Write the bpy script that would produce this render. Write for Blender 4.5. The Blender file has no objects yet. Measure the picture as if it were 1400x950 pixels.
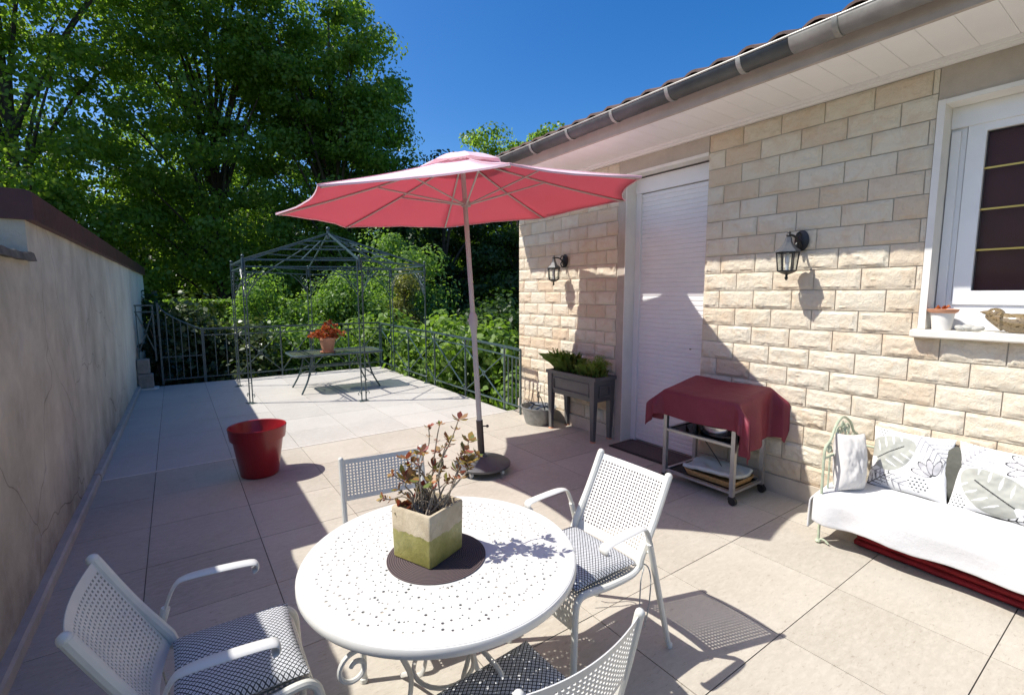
import bpy, math, random
import numpy as np
from mathutils import Vector, Matrix, noise
from mathutils.geometry import delaunay_2d_cdt
random.seed(7); rng = np.random.default_rng(11)
PI = math.pi; R = math.radians
scn = bpy.context.scene; COL = scn.collection

# ------------------------------------------------------------------ materials
def nmat(name):
    m = bpy.data.materials.new(name); m.use_nodes = True
    nt = m.node_tree; b = nt.nodes['Principled BSDF']
    return m, nt, b
def N(nt, t, **kw):
    n = nt.nodes.new(t)
    for k, v in kw.items(): setattr(n, k, v)
    return n
def ramp(nt, stops, interp='LINEAR'):
    r = N(nt, 'ShaderNodeValToRGB'); cr = r.color_ramp; cr.interpolation = interp
    while len(cr.elements) < len(stops): cr.elements.new(.5)
    for e, (p, c) in zip(cr.elements, stops):
        e.position = p; e.color = (*c, 1) if len(c) == 3 else c
    return r
def coords(nt, kind='Object', scale=(1, 1, 1)):
    t = N(nt, 'ShaderNodeTexCoord'); mp = N(nt, 'ShaderNodeMapping'); mp.inputs['Scale'].default_value = scale
    nt.links.new(t.outputs[kind], mp.inputs[0]); return mp.outputs[0]
def noi(nt, vec, scale, detail=4, rough=.6, dist=0):
    n = N(nt, 'ShaderNodeTexNoise'); n.inputs['Scale'].default_value = scale; n.inputs['Detail'].default_value = detail
    n.inputs['Roughness'].default_value = rough; n.inputs['Distortion'].default_value = dist
    nt.links.new(vec, n.inputs['Vector']); return n.outputs['Fac']
def mix(nt, fac, a, b, mode='MIX'):
    m = N(nt, 'ShaderNodeMix', data_type='RGBA', blend_type=mode)
    for s, v in ((0, fac), (6, a), (7, b)):
        if hasattr(v, 'links'): nt.links.new(v, m.inputs[s])
        elif s == 0: m.inputs[0].default_value = v
        else: m.inputs[s].default_value = (*v, 1)
    return m.outputs[2]
def mth(nt, op, a, b=None, c=None, clamp=False):
    m = N(nt, 'ShaderNodeMath', operation=op, use_clamp=clamp)
    for i, v in enumerate((a, b, c)):
        if v is None: continue
        if hasattr(v, 'links'): nt.links.new(v, m.inputs[i])
        else: m.inputs[i].default_value = v
    return m.outputs[0]
def bump(nt, b, h, strength=.3, dist=.01):
    n = N(nt, 'ShaderNodeBump'); n.inputs['Strength'].default_value = strength; n.inputs['Distance'].default_value = dist
    nt.links.new(h, n.inputs['Height']); nt.links.new(n.outputs[0], b.inputs['Normal'])
def simple(name, col, rough=.5, metal=0, var=.12, scale=9, bmp=0, spec=.5, coat=0):
    m, nt, b = nmat(name); v = coords(nt)
    f = noi(nt, v, scale, 5, .65)
    lo = tuple(c * (1 - var) for c in col); hi = tuple(min(1, c * (1 + var)) for c in col)
    r = ramp(nt, [(.3, lo), (.7, hi)]); nt.links.new(f, r.inputs[0]); nt.links.new(r.outputs[0], b.inputs['Base Color'])
    rr = N(nt, 'ShaderNodeMapRange'); rr.inputs[3].default_value = max(0, rough - .08); rr.inputs[4].default_value = min(1, rough + .1)
    nt.links.new(noi(nt, v, scale * 4, 3), rr.inputs[0]); nt.links.new(rr.outputs[0], b.inputs['Roughness'])
    b.inputs['Metallic'].default_value = metal; b.inputs['Specular IOR Level'].default_value = spec
    b.inputs['Coat Weight'].default_value = coat
    if bmp: bump(nt, b, noi(nt, v, scale * 14, 4), bmp, .004)
    return m
M = {}
M['white_metal'] = simple('white_metal', (.66, .65, .61), .36, var=.04, scale=14)
M['cream_metal'] = simple('cream_metal', (.68, .67, .61), .4, var=.05, scale=14)
M['green_metal'] = simple('green_metal', (.045, .075, .08), .36, var=.3, scale=20, spec=.7)
M['pale_green_iron'] = simple('pale_green_iron', (.42, .47, .34), .5, var=.18, scale=30, bmp=.15)
M['black_iron'] = simple('black_iron', (.014, .014, .015), .45, var=.3, scale=40)
M['lantern_grey'] = simple('lantern_grey', (.07, .075, .085), .45, var=.25, scale=40)
M['pvc_white'] = simple('pvc_white', (.80, .79, .775), .35, var=.03, scale=5)
M['pvc_soffit'] = simple('pvc_soffit', (.86, .84, .81), .45, var=.03, scale=3)
M['zinc_dark'] = simple('zinc_dark', (.10, .098, .098), .5, .35, var=.3, scale=5)
M['zinc_new'] = simple('zinc_new', (.33, .32, .29), .45, .35, var=.22, scale=7)
M['zinc_tub'] = simple('zinc_tub', (.26, .265, .255), .5, .45, var=.3, scale=14, bmp=.1)
M['alu'] = simple('alu', (.46, .46, .46), .32, .8, var=.08, scale=20)
M['dark_grey_plastic'] = simple('dark_grey_plastic', (.115, .11, .105), .48, var=.15, scale=6)
M['red_plastic'] = simple('red_plastic', (.25, .008, .014), .32, var=.1, scale=3, coat=.1)
M['dark_base'] = simple('dark_base', (.09, .09, .095), .5, var=.2, scale=12, bmp=.1)
M['black_plastic'] = simple('black_plastic', (.02, .019, .019), .45, var=.2, scale=20)
M['taupe_metal'] = simple('taupe_metal', (.52, .495, .47), .42, var=.06, scale=9)
M['brown_metal'] = simple('brown_metal', (.07, .05, .045), .4, var=.1, scale=9)
M['terracotta'] = simple('terracotta', (.55, .27, .16), .75, var=.15, scale=9, bmp=.1)
M['soil'] = simple('soil', (.03, .02, .014), .95, var=.5, scale=40, bmp=.8)
M['bark'] = simple('bark', (.075, .058, .043), .9, var=.4, scale=6, bmp=.7)
M['twig'] = simple('twig', (.30, .25, .19), .8, var=.3, scale=50)
M['stem_green'] = simple('stem_green', (.10, .12, .04), .7, var=.3, scale=20)
M['maroon_coping'] = simple('maroon_coping', (.085, .026, .023), .5, var=.35, scale=5, bmp=.1)
M['glass_dark'] = simple('glass_dark', (.03, .03, .035), .08, var=.1)
M['mat_brown'] = simple('mat_brown', (.10, .082, .078), .95, var=.3, scale=60, bmp=.9)
M['mat_edge'] = simple('mat_edge', (.022, .018, .018), .7, var=.2, scale=20)
M['white_plaster'] = simple('white_plaster', (.76, .73, .67), .8, var=.07, scale=4, bmp=.12)
M['grey_plaster'] = simple('grey_plaster', (.45, .395, .33), .85, var=.13, scale=5, bmp=.35)
M['cornice_plaster'] = simple('cornice_plaster', (.42, .36, .31), .85, var=.14, scale=4, bmp=.3)
M['sill_stone'] = simple('sill_stone', (.72, .68, .60), .6, var=.08, scale=12, bmp=.1)
M['plinth_tile'] = simple('plinth_tile', (.52, .45, .36), .55, var=.12, scale=8)
M['brass'] = simple('brass', (.55, .38, .10), .35, .6, var=.1)
M['wicker'] = simple('wicker', (.50, .30, .12), .7, var=.3, scale=60, bmp=.6)
M['linen'] = simple('linen', (.56, .60, .57), .9, var=.1, scale=14, bmp=.3)
M['blue_hose'] = simple('blue_hose', (.055, .075, .11), .45, var=.4, scale=30)
M['chrome'] = simple('chrome', (.6, .6, .6), .2, .95, var=.05)
M['rope'] = simple('rope', (.42, .42, .40), .9, var=.5, scale=120)
M['concrete'] = simple('concrete', (.25, .24, .215), .9, var=.25, scale=9, bmp=.5)
M['dark_mortar'] = simple('dark_mortar', (.13, .115, .095), .95, var=.4, scale=12, bmp=.8)
M['pebble'] = simple('pebble', (.42, .41, .37), .7, var=.25, scale=60)
M['dark_olive_fabric'] = simple('dark_olive_fabric', (.09, .09, .075), .95, var=.2, scale=30, bmp=.3)
M['grey_white_fabric'] = simple('grey_white_fabric', (.62, .60, .57), .95, var=.05, scale=8, bmp=.2)
M['red_fabric'] = simple('red_fabric', (.30, .012, .018), .8, var=.25, scale=12, bmp=.3)
M['rust_leaf'] = None

def fabric_white():
    m, nt, b = nmat('white_towel'); v = coords(nt)
    b.inputs['Base Color'].default_value = (.62, .62, .62, 1); b.inputs['Roughness'].default_value = 1
    h = mth(nt, 'ADD', noi(nt, v, 26, 3), mth(nt, 'MULTIPLY', noi(nt, v, 420, 2), .5)); bump(nt, b, h, .55, .006); return m
M['white_towel'] = fabric_white()
def red_cloth():
    m, nt, b = nmat('burgundy_cloth'); v = coords(nt)
    r = ramp(nt, [(.3, (.175, .02, .036)), (.7, (.225, .03, .05))]); nt.links.new(noi(nt, v, 5, 4), r.inputs[0])
    nt.links.new(r.outputs[0], b.inputs['Base Color']); b.inputs['Roughness'].default_value = .62
    bump(nt, b, noi(nt, v, 16, 3, .5), .25, .02); return m
M['burgundy_cloth'] = red_cloth()
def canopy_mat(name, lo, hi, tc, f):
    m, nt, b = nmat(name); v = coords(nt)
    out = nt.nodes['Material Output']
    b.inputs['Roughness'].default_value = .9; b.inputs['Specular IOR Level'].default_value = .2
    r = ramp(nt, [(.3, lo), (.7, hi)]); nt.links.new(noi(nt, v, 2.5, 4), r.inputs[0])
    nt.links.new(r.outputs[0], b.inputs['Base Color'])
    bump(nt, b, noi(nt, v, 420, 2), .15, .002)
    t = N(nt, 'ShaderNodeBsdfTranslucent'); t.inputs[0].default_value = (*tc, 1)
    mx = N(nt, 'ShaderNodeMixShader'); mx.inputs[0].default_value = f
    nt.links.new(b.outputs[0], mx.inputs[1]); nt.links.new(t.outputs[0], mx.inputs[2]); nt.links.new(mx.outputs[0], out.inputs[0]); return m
M['faded_canopy_glare_top'] = canopy_mat('faded_canopy_glare_top', (.90, .70, .75), (.93, .74, .79), (.90, .50, .56), .33)  # faded red fabric, its top side painted paler still for the sun glare
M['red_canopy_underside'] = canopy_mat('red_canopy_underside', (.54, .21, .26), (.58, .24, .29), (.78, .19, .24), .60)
def leaf_mat(name, stops, trans=.45, tcol=None, rough=.45):
    m, nt, b = nmat(name); out = nt.nodes['Material Output']
    g = N(nt, 'ShaderNodeNewGeometry')
    r = ramp(nt, [(i / (len(stops) - 1), c) for i, c in enumerate(stops)]); nt.links.new(g.outputs['Random Per Island'], r.inputs[0])
    v = coords(nt); c = mix(nt, noi(nt, v, .55, 3), (.72, .76, .66), (1.15, 1.12, 1.0)); c2 = mix(nt, 1.0, r.outputs[0], c, 'MULTIPLY')
    nt.links.new(c2, b.inputs['Base Color']); b.inputs['Roughness'].default_value = rough; b.inputs['Specular IOR Level'].default_value = .4
    t = N(nt, 'ShaderNodeBsdfTranslucent'); tm = mix(nt, 1.0, c2, tcol or (1.5, 1.6, .6), 'MULTIPLY'); nt.links.new(tm, t.inputs[0])
    mx = N(nt, 'ShaderNodeMixShader'); mx.inputs[0].default_value = trans
    nt.links.new(b.outputs[0], mx.inputs[1]); nt.links.new(t.outputs[0], mx.inputs[2]); nt.links.new(mx.outputs[0], out.inputs[0]); return m
M['tree_leaf'] = leaf_mat('tree_leaf', [(.10, .18, .03), (.16, .25, .042), (.25, .34, .075), (.17, .28, .055)], .62, (1.6, 1.7, .75), .38)
M['shade_dark_leaf'] = leaf_mat('shade_dark_leaf', [(.024, .055, .014), (.042, .085, .02), (.075, .13, .03)])  # shade from the taller trees is put into this darker leaf green
M['bush_leaf'] = leaf_mat('bush_leaf', [(.10, .19, .045), (.16, .27, .07), (.23, .34, .10)], .5, (1.7, 1.75, .7))
M['vine_leaf'] = leaf_mat('vine_leaf', [(.12, .21, .04), (.18, .29, .06), (.25, .35, .09)])
M['golden_leaf'] = leaf_mat('golden_leaf', [(.15, .16, .05), (.22, .21, .075), (.15, .18, .05)])
M['glossy_leaf'] = leaf_mat('glossy_leaf', [(.03, .06, .02), (.06, .09, .03), (.17, .20, .11)], .25, rough=.28)
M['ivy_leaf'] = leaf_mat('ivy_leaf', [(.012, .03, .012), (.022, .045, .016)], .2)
M['herb_leaf'] = leaf_mat('herb_leaf', [(.15, .25, .055), (.23, .34, .08), (.32, .40, .13)], .5)
M['rust_leaf'] = leaf_mat('rust_leaf', [(.45, .09, .03), (.55, .17, .05), (.35, .06, .03)], .35, (1.2, .9, .5))
M['succulent_leaf'] = leaf_mat('succulent_leaf', [(.30, .06, .05), (.42, .15, .10), (.42, .32, .08), (.20, .035, .04), (.16, .22, .06), (.40, .24, .09)], .25, (1.2, 1, .6))

def tile_mat(name, c0, c1, fleck):
    m, nt, b = nmat(name); v = coords(nt); vs = coords(nt, scale=(1, 2.6, 1))
    g = N(nt, 'ShaderNodeNewGeometry')
    big = noi(nt, v, 1.7, 5, .6, .4); fine = noi(nt, vs, 26, 6, .72, .6)
    r = ramp(nt, [(.25, c0), (.75, c1)]); nt.links.new(big, r.inputs[0])
    tint = mix(nt, g.outputs['Random Per Island'], (.93, .925, .92), (1.05, 1.05, 1.05))
    c = mix(nt, 1.0, r.outputs[0], tint, 'MULTIPLY')
    fr = ramp(nt, [(.30, (1, 1, 1)), (.43, (0, 0, 0))]); nt.links.new(fine, fr.inputs[0])
    c = mix(nt, mth(nt, 'MULTIPLY', fr.outputs[0], .72), c, fleck)
    med = ramp(nt, [(.45, (0, 0, 0)), (.7, (1, 1, 1))]); nt.links.new(noi(nt, vs, 15, 7, .78, .25), med.inputs[0])
    c = mix(nt, mth(nt, 'MULTIPLY', med.outputs[0], .5), c, tuple(min(1, x * 1.22) for x in c1))
    dirt = ramp(nt, [(.56, (0, 0, 0)), (.72, (1, 1, 1))]); nt.links.new(noi(nt, v, .9, 6, .7, .8), dirt.inputs[0])
    c = mix(nt, mth(nt, 'MULTIPLY', dirt.outputs[0], .28), c, tuple(x * .62 for x in c0))
    nt.links.new(c, b.inputs['Base Color']); b.inputs['Roughness'].default_value = .58; b.inputs['Specular IOR Level'].default_value = .35
    bump(nt, b, fine, .12, .003); return m
M['tile_near'] = tile_mat('limestone_tile', (.40, .36, .295), (.485, .447, .38), (.24, .20, .155))
M['tile_far'] = tile_mat('grey_tile', (.435, .41, .37), (.51, .485, .44), (.34, .32, .29))
M['grout'] = simple('grout', (.115, .095, .08), .9, var=.3, scale=20)
M['strip'] = simple('strip', (.66, .62, .56), .45, var=.08, scale=20)

def stone_mat():
    m, nt, b = nmat('rockface_stone'); v = coords(nt); g = N(nt, 'ShaderNodeNewGeometry')
    r = ramp(nt, [(0, (.68, .605, .465)), (.35, (.74, .67, .53)), (.62, (.67, .58, .44)), (.84, (.64, .49, .33)), (1, (.72, .655, .53))])
    nt.links.new(g.outputs['Random Per Island'], r.inputs[0])
    st = ramp(nt, [(.47, (0, 0, 0)), (.68, (1, 1, 1))]); nt.links.new(noi(nt, v, 6.5, 5, .65, .5), st.inputs[0])
    c = mix(nt, mth(nt, 'MULTIPLY', st.outputs[0], .5), r.outputs[0], (.60, .41, .24))
    c = mix(nt, mth(nt, 'MULTIPLY', noi(nt, v, 55, 5, .7), .3), c, (.74, .67, .55))
    nt.links.new(c, b.inputs['Base Color']); b.inputs['Roughness'].default_value = .85
    bump(nt, b, mth(nt, 'ADD', noi(nt, v, 34, 6, .7, .6), mth(nt, 'MULTIPLY', noi(nt, v, 190, 3), .3)), .75, .016); return m
M['rockface_stone'] = stone_mat()
M['mortar'] = simple('mortar', (.52, .47, .39), .95, var=.15, scale=20, bmp=.4)

def old_wall():
    m, nt, b = nmat('weathered_render'); v = coords(nt); vs = coords(nt, scale=(1.0, 1.0, .55))
    base = ramp(nt, [(.3, (.74, .68, .545)), (.7, (.83, .775, .63))]); nt.links.new(noi(nt, v, 1.3, 5), base.inputs[0])
    s = ramp(nt, [(.44, (0, 0, 0)), (.70, (1, 1, 1))]); nt.links.new(noi(nt, vs, 1.9, 9, .62, .8), s.inputs[0])
    c = mix(nt, mth(nt, 'MULTIPLY', s.outputs[0], .5), base.outputs[0], (.42, .37, .29))
    p = ramp(nt, [(.60, (0, 0, 0)), (.63, (1, 1, 1))]); nt.links.new(noi(nt, coords(nt, scale=(2, 2, 1)), 3.1, 6, .62, .9), p.inputs[0])
    c = mix(nt, mth(nt, 'MULTIPLY', p.outputs[0], .65), c, (.74, .70, .62))
    # damp darkening band low down and towards the old low stretch (stains)
    sp = N(nt, 'ShaderNodeSeparateXYZ'); nt.links.new(v, sp.inputs[0])
    zz = mth(nt, 'SUBTRACT', .55, sp.outputs[2]); zz = mth(nt, 'MULTIPLY', zz, 1.3, clamp=True)
    yy = mth(nt, 'MULTIPLY', mth(nt, 'SUBTRACT', 5.2, sp.outputs[1]), .45, clamp=True)
    k = mth(nt, 'MULTIPLY', mth(nt, 'ADD', mth(nt, 'MULTIPLY', zz, .75), mth(nt, 'MULTIPLY', yy, .85)), noi(nt, v, 2.2, 6, .7), clamp=True)
    c = mix(nt, k, c, (.15, .125, .09))
    cr = N(nt, 'ShaderNodeTexVoronoi', feature='DISTANCE_TO_EDGE'); cr.inputs['Scale'].default_value = .9
    nt.links.new(mix(nt, .25, v, noi_col(nt, v, 2.4)), cr.inputs['Vector'])
    ck = ramp(nt, [(.0, (1, 1, 1)), (.004, (0, 0, 0))]); nt.links.new(cr.outputs[0], ck.inputs[0])
    c = mix(nt, mth(nt, 'MULTIPLY', ck.outputs[0], mth(nt, 'MULTIPLY', k, 1.2, clamp=True)), c, (.08, .065, .05))
    nt.links.new(c, b.inputs['Base Color']); b.inputs['Roughness'].default_value = .92
    h = mth(nt, 'ADD', noi(nt, v, 9, 8, .7), mth(nt, 'MULTIPLY', p.outputs[0], .35)); bump(nt, b, h, .4, .02); return m
def noi_col(nt, vec, scale):
    n = N(nt, 'ShaderNodeTexNoise'); n.inputs['Scale'].default_value = scale; nt.links.new(vec, n.inputs['Vector']); return n.outputs['Color']
M['weathered_render'] = old_wall()
M['kerb'] = simple('kerb', (.43, .39, .335), .8, var=.16, scale=6, bmp=.2)

def lattice_fabric():
    m, nt, b = nmat('lattice_fabric'); t = N(nt, 'ShaderNodeTexCoord'); s = N(nt, 'ShaderNodeSeparateXYZ'); nt.links.new(t.outputs['UV'], s.inputs[0])
    n = 22.
    u = mth(nt, 'MULTIPLY', mth(nt, 'ADD', s.outputs[0], s.outputs[1]), n); w = mth(nt, 'MULTIPLY', mth(nt, 'SUBTRACT', s.outputs[0], s.outputs[1]), n)
    fu = mth(nt, 'ABSOLUTE', mth(nt, 'SUBTRACT', mth(nt, 'FRACT', u), .5)); fw = mth(nt, 'ABSOLUTE', mth(nt, 'SUBTRACT', mth(nt, 'FRACT', mth(nt, 'ADD', w, 100)), .5))
    mx = mth(nt, 'MAXIMUM', fu, fw)
    line = mth(nt, 'GREATER_THAN', mx, .36)
    inner = mth(nt, 'LESS_THAN', mx, .17)
    c = mix(nt, inner, (.66, .67, .68), (.42, .43, .45)); c = mix(nt, line, c, (.045, .047, .052))
    nt.links.new(c, b.inputs['Base Color']); b.inputs['Roughness'].default_value = .9
    v = coords(nt); bump(nt, b, noi(nt, v, 22, 3), .25, .02); return m
M['lattice_fabric'] = lattice_fabric()
def printed():
    m, nt, b = nmat('printed_cotton'); a = N(nt, 'ShaderNodeAttribute'); a.attribute_name = 'print'
    nt.links.new(a.outputs['Color'], b.inputs['Base Color']); b.inputs['Roughness'].default_value = .95
    bump(nt, b, noi(nt, coords(nt), 14, 3), .2, .02); return m
M['printed_cotton'] = printed()
def cube_pot_mat():
    m, nt, b = nmat('olive_glaze'); v = coords(nt); s = N(nt, 'ShaderNodeSeparateXYZ'); nt.links.new(v, s.inputs[0])
    z = mth(nt, 'ADD', s.outputs[2], mth(nt, 'MULTIPLY', mth(nt, 'SUBTRACT', noi(nt, v, 16, 5), .5), .05))
    k = mth(nt, 'GREATER_THAN', z, .098)
    g = ramp(nt, [(.28, (.17, .165, .04)), (.5, (.27, .25, .07)), (.75, (.38, .34, .13))]); nt.links.new(noi(nt, v, 14, 6, .7), g.inputs[0])
    p = ramp(nt, [(.3, (.36, .29, .19)), (.7, (.58, .50, .36))]); nt.links.new(noi(nt, v, 11, 6, .7), p.inputs[0])
    nt.links.new(mix(nt, k, g.outputs[0], p.outputs[0]), b.inputs['Base Color'])
    rr = N(nt, 'ShaderNodeMapRange'); nt.links.new(k, rr.inputs[0]); rr.inputs[3].default_value = .3; rr.inputs[4].default_value = .8; nt.links.new(rr.outputs[0], b.inputs['Roughness'])
    bump(nt, b, noi(nt, v, 24, 7, .75, .5), .5, .01); return m
M['olive_glaze'] = cube_pot_mat()
def stoneware():
    m, nt, b = nmat('speckled_stoneware'); v = coords(nt)
    r = ramp(nt, [(.36, (.04, .025, .012)), (.44, (.20, .145, .075)), (.7, (.27, .20, .115))]); nt.links.new(noi(nt, v, 90, 4, .7), r.inputs[0])
    nt.links.new(r.outputs[0], b.inputs['Base Color']); b.inputs['Roughness'].default_value = .14; b.inputs['Coat Weight'].default_value = .4; return m
M['speckled_stoneware'] = stoneware()
def roof_mat():
    m, nt, b = nmat('brown_roof_tile'); v = coords(nt); g = N(nt, 'ShaderNodeNewGeometry')
    r = ramp(nt, [(0, (.10, .05, .038)), (.5, (.15, .075, .055)), (1, (.085, .055, .05))]); nt.links.new(g.outputs['Random Per Island'], r.inputs[0])
    c = mix(nt, mth(nt, 'MULTIPLY', noi(nt, v, 14, 6, .7), .6), r.outputs[0], (.10, .09, .075)); nt.links.new(c, b.inputs['Base Color']); b.inputs['Roughness'].default_value = .85
    bump(nt, b, noi(nt, v, 40, 5), .4, .01); return m
M['brown_roof_tile'] = roof_mat()
def grass_ground():
    m, nt, b = nmat('garden_soil'); v = coords(nt)
    r = ramp(nt, [(.3, (.035, .055, .018)), (.55, (.06, .085, .025)), (.75, (.10, .085, .05))]); nt.links.new(noi(nt, v, .35, 8, .7), r.inputs[0])
    nt.links.new(r.outputs[0], b.inputs['Base Color']); b.inputs['Roughness'].default_value = .95; bump(nt, b, noi(nt, v, 6, 8, .75), .8, .1); return m
M['garden_soil'] = grass_ground()
def glass_top():
    m, nt, b = nmat('mottled_table_glass'); v = coords(nt)
    r = ramp(nt, [(.3, (.10, .115, .09)), (.7, (.19, .20, .165))]); nt.links.new(noi(nt, v, 30, 6, .7), r.inputs[0]); nt.links.new(r.outputs[0], b.inputs['Base Color'])
    b.inputs['Roughness'].default_value = .22; bump(nt, b, noi(nt, v, 60, 3), .12, .004)
    out = nt.nodes['Material Output']; t = N(nt, 'ShaderNodeBsdfTransparent'); t.inputs[0].default_value = (.75, .82, .74, 1); mx = N(nt, 'ShaderNodeMixShader'); mx.inputs[0].default_value = .5
    nt.links.new(t.outputs[0], mx.inputs[1]); nt.links.new(b.outputs[0], mx.inputs[2]); nt.links.new(mx.outputs[0], out.inputs[0]); return m
M['mottled_table_glass'] = glass_top()
def clear_glass(name, tint=(.95, .97, .96), f=.12, base=(.05, .05, .05), k=1.):
    m, nt, b = nmat(name); out = nt.nodes['Material Output']; t = N(nt, 'ShaderNodeBsdfTransparent'); t.inputs[0].default_value = (*tint, 1)
    b.inputs['Base Color'].default_value = (*base, 1); b.inputs['Roughness'].default_value = .05
    mx = N(nt, 'ShaderNodeMixShader'); fr = N(nt, 'ShaderNodeFresnel'); fr.inputs[0].default_value = 1.5
    nt.links.new(mth(nt, 'MULTIPLY_ADD', fr.outputs[0], k, f*.4, clamp=True), mx.inputs[0])
    nt.links.new(t.outputs[0], mx.inputs[1]); nt.links.new(b.outputs[0], mx.inputs[2]); nt.links.new(mx.outputs[0], out.inputs[0]); return m
M['lamp_glass'] = clear_glass('lamp_glass', f=.02, base=(.45, .45, .43), k=.45)
M['shelf_glass'] = clear_glass('shelf_glass', (.62, .62, .6), .25)
M['window_glass'] = clear_glass('window_glass', (.9, .9, .9), .12)
M['brown_blind'] = simple('brown_blind', (.33, .125, .11), .85, var=.1, scale=3)
def placemat():
    m, nt, b = nmat('woven_placemat'); v = coords(nt); w = N(nt, 'ShaderNodeTexWave', wave_type='RINGS', rings_direction='Z'); w.inputs['Scale'].default_value = 45; w.inputs['Distortion'].default_value = .4
    nt.links.new(v, w.inputs[0]); r = ramp(nt, [(.2, (.045, .03, .032)), (.8, (.10, .07, .07))]); nt.links.new(w.outputs[1], r.inputs[0]); nt.links.new(r.outputs[0], b.inputs['Base Color'])
    b.inputs['Roughness'].default_value = .85; bump(nt, b, w.outputs[1], .6, .003); return m
M['woven_placemat'] = placemat()

# ------------------------------------------------------------------ mesh building
class MB:
    def __init__(s): s.v = []; s.f = []
    def add(s, vs, fs, mat=None):
        o = len(s.v)
        s.v += [tuple(mat @ Vector(p)) for p in vs] if mat is not None else [tuple(p) for p in vs]
        s.f += [tuple(i + o for i in f) for f in fs]; return s
    def box(s, a, b, mat=None, tx=1, ty=None, bev=0):
        (x0, y0, z0), (x1, y1, z1) = a, b
        if bev:   # chamfered box
            d = bev; vs = []; 
            for z, e in ((z0, d), (z0 + d, 0), (z1 - d, 0), (z1, d)):
                if e: ring = [(x0+d+0, y0+d), (x1-d, y0+d), (x1-d, y1-d), (x0+d, y1-d)]; ring = [p for q in ring for p in (q, q)]
                else: ring = [(x0+d, y0), (x1-d, y0), (x1, y0+d), (x1, y1-d), (x1-d, y1), (x0+d, y1), (x0, y1-d), (x0, y0+d)]
                if e: ring = [(x0+2*d, y0+d), (x1-2*d, y0+d), (x1-d, y0+2*d), (x1-d, y1-2*d), (x1-2*d, y1-d), (x0+2*d, y1-d), (x0+d, y1-2*d), (x0+d, y0+2*d)]
                vs += [(px, py, z) for px, py in ring]
            fs = [tuple(range(7, -1, -1)), tuple(range(24, 32))]
            for k in range(3):
                for i in range(8): j = (i + 1) % 8; fs.append((k*8+i, k*8+j, k*8+8+j, k*8+8+i))
            return s.add(vs, fs, mat)
        vs = [(x0,y0,z0),(x1,y0,z0),(x1,y1,z0),(x0,y1,z0),(x0,y0,z1),(x1,y0,z1),(x1,y1,z1),(x0,y1,z1)]
        if tx != 1:
            cx, cy = (x0+x1)/2, (y0+y1)/2; ty = ty or tx
            for i in range(4): vs[i] = (cx+(vs[i][0]-cx)*tx, cy+(vs[i][1]-cy)*ty, vs[i][2])
        return s.add(vs, [(3,2,1,0),(4,5,6,7),(0,1,5,4),(1,2,6,5),(2,3,7,6),(3,0,4,7)], mat)
    def tube(s, pts, r, seg=8, closed=False, flat=None, up=None):
        P = [Vector(p) for p in pts]; n = len(P); rr = (list(r)+[r[-1]]*n)[:n] if isinstance(r, (list, tuple)) else [r] * n
        ring = []; prev = None
        for i in range(n):
            if closed: t = P[(i+1) % n] - P[i-1]
            else: t = P[min(i+1, n-1)] - P[max(i-1, 0)]
            if t.length < 1e-9: t = Vector((0, 0, 1))
            t.normalize()
            if prev is None or up is not None:
                a = Vector(up) if up is not None else (Vector((0, 0, 1)) if abs(t.z) < .9 else Vector((1, 0, 0)))
                u = a - t * a.dot(t)
                if u.length < 1e-6: u = prev if prev is not None else Vector((1, 0, 0))
                u.normalize()
            else:
                u = prev - t * prev.dot(t)
                if u.length < 1e-6: u = t.orthogonal()
                u.normalize()
            prev = u; w = t.cross(u)
            ra, rb = (rr[i], rr[i]) if flat is None else (rr[i] * flat[0], rr[i] * flat[1])
            ring.append([P[i] + u * math.cos(k*2*PI/seg + (PI/seg if seg == 4 else 0)) * ra + w * math.sin(k*2*PI/seg + (PI/seg if seg == 4 else 0)) * rb for k in range(seg)])
        vs = [p for q in ring for p in q]; fs = []
        m = n if closed else n - 1
        for i in range(m):
            j = (i + 1) % n
            for k in range(seg): l = (k + 1) % seg; fs.append((i*seg+k, i*seg+l, j*seg+l, j*seg+k))
        if not closed: fs += [tuple(range(seg-1, -1, -1)), tuple(range((n-1)*seg, n*seg))]
        return s.add(vs, fs)
    def rod(s, a, b, r, seg=8): return s.tube([a, b], r, seg)
    def bar(s, a, b, w, h=None):   # square bar
        return s.tube([a, b], w * .7071, 4, flat=(1, (h or w) / w))
    def lathe(s, prof, c=(0, 0, 0), seg=32, sx=1, sy=1, closed=False, mat=None):
        vs = []; fs = []
        for r, z in prof:
            for k in range(seg): a = 2*PI*k/seg; vs.append((c[0]+r*math.cos(a)*sx, c[1]+r*math.sin(a)*sy, c[2]+z))
        for i in range(len(prof)-1):
            for k in range(seg): l = (k+1) % seg; fs.append((i*seg+k, i*seg+l, (i+1)*seg+l, (i+1)*seg+k))
        if not closed: fs += [tuple(range(seg-1, -1, -1)), tuple(range((len(prof)-1)*seg, len(prof)*seg))]
        return s.add(vs, fs, mat)
    def ball(s, c, r, seg=10, sx=1, sy=1, sz=1):
        n = 6; return s.lathe([(max(1e-4, r*math.sin(PI*i/n)), -r*math.cos(PI*i/n)*sz) for i in range(n+1)], c, seg, sx, sy)
    def sheet(s, f, nu, nv, thick=0):
        vs = [f(i/nu, j/nv) for j in range(nv+1) for i in range(nu+1)]
        fs = [(j*(nu+1)+i, j*(nu+1)+i+1, (j+1)*(nu+1)+i+1, (j+1)*(nu+1)+i) for j in range(nv) for i in range(nu)]
        return s.add(vs, fs)
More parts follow.
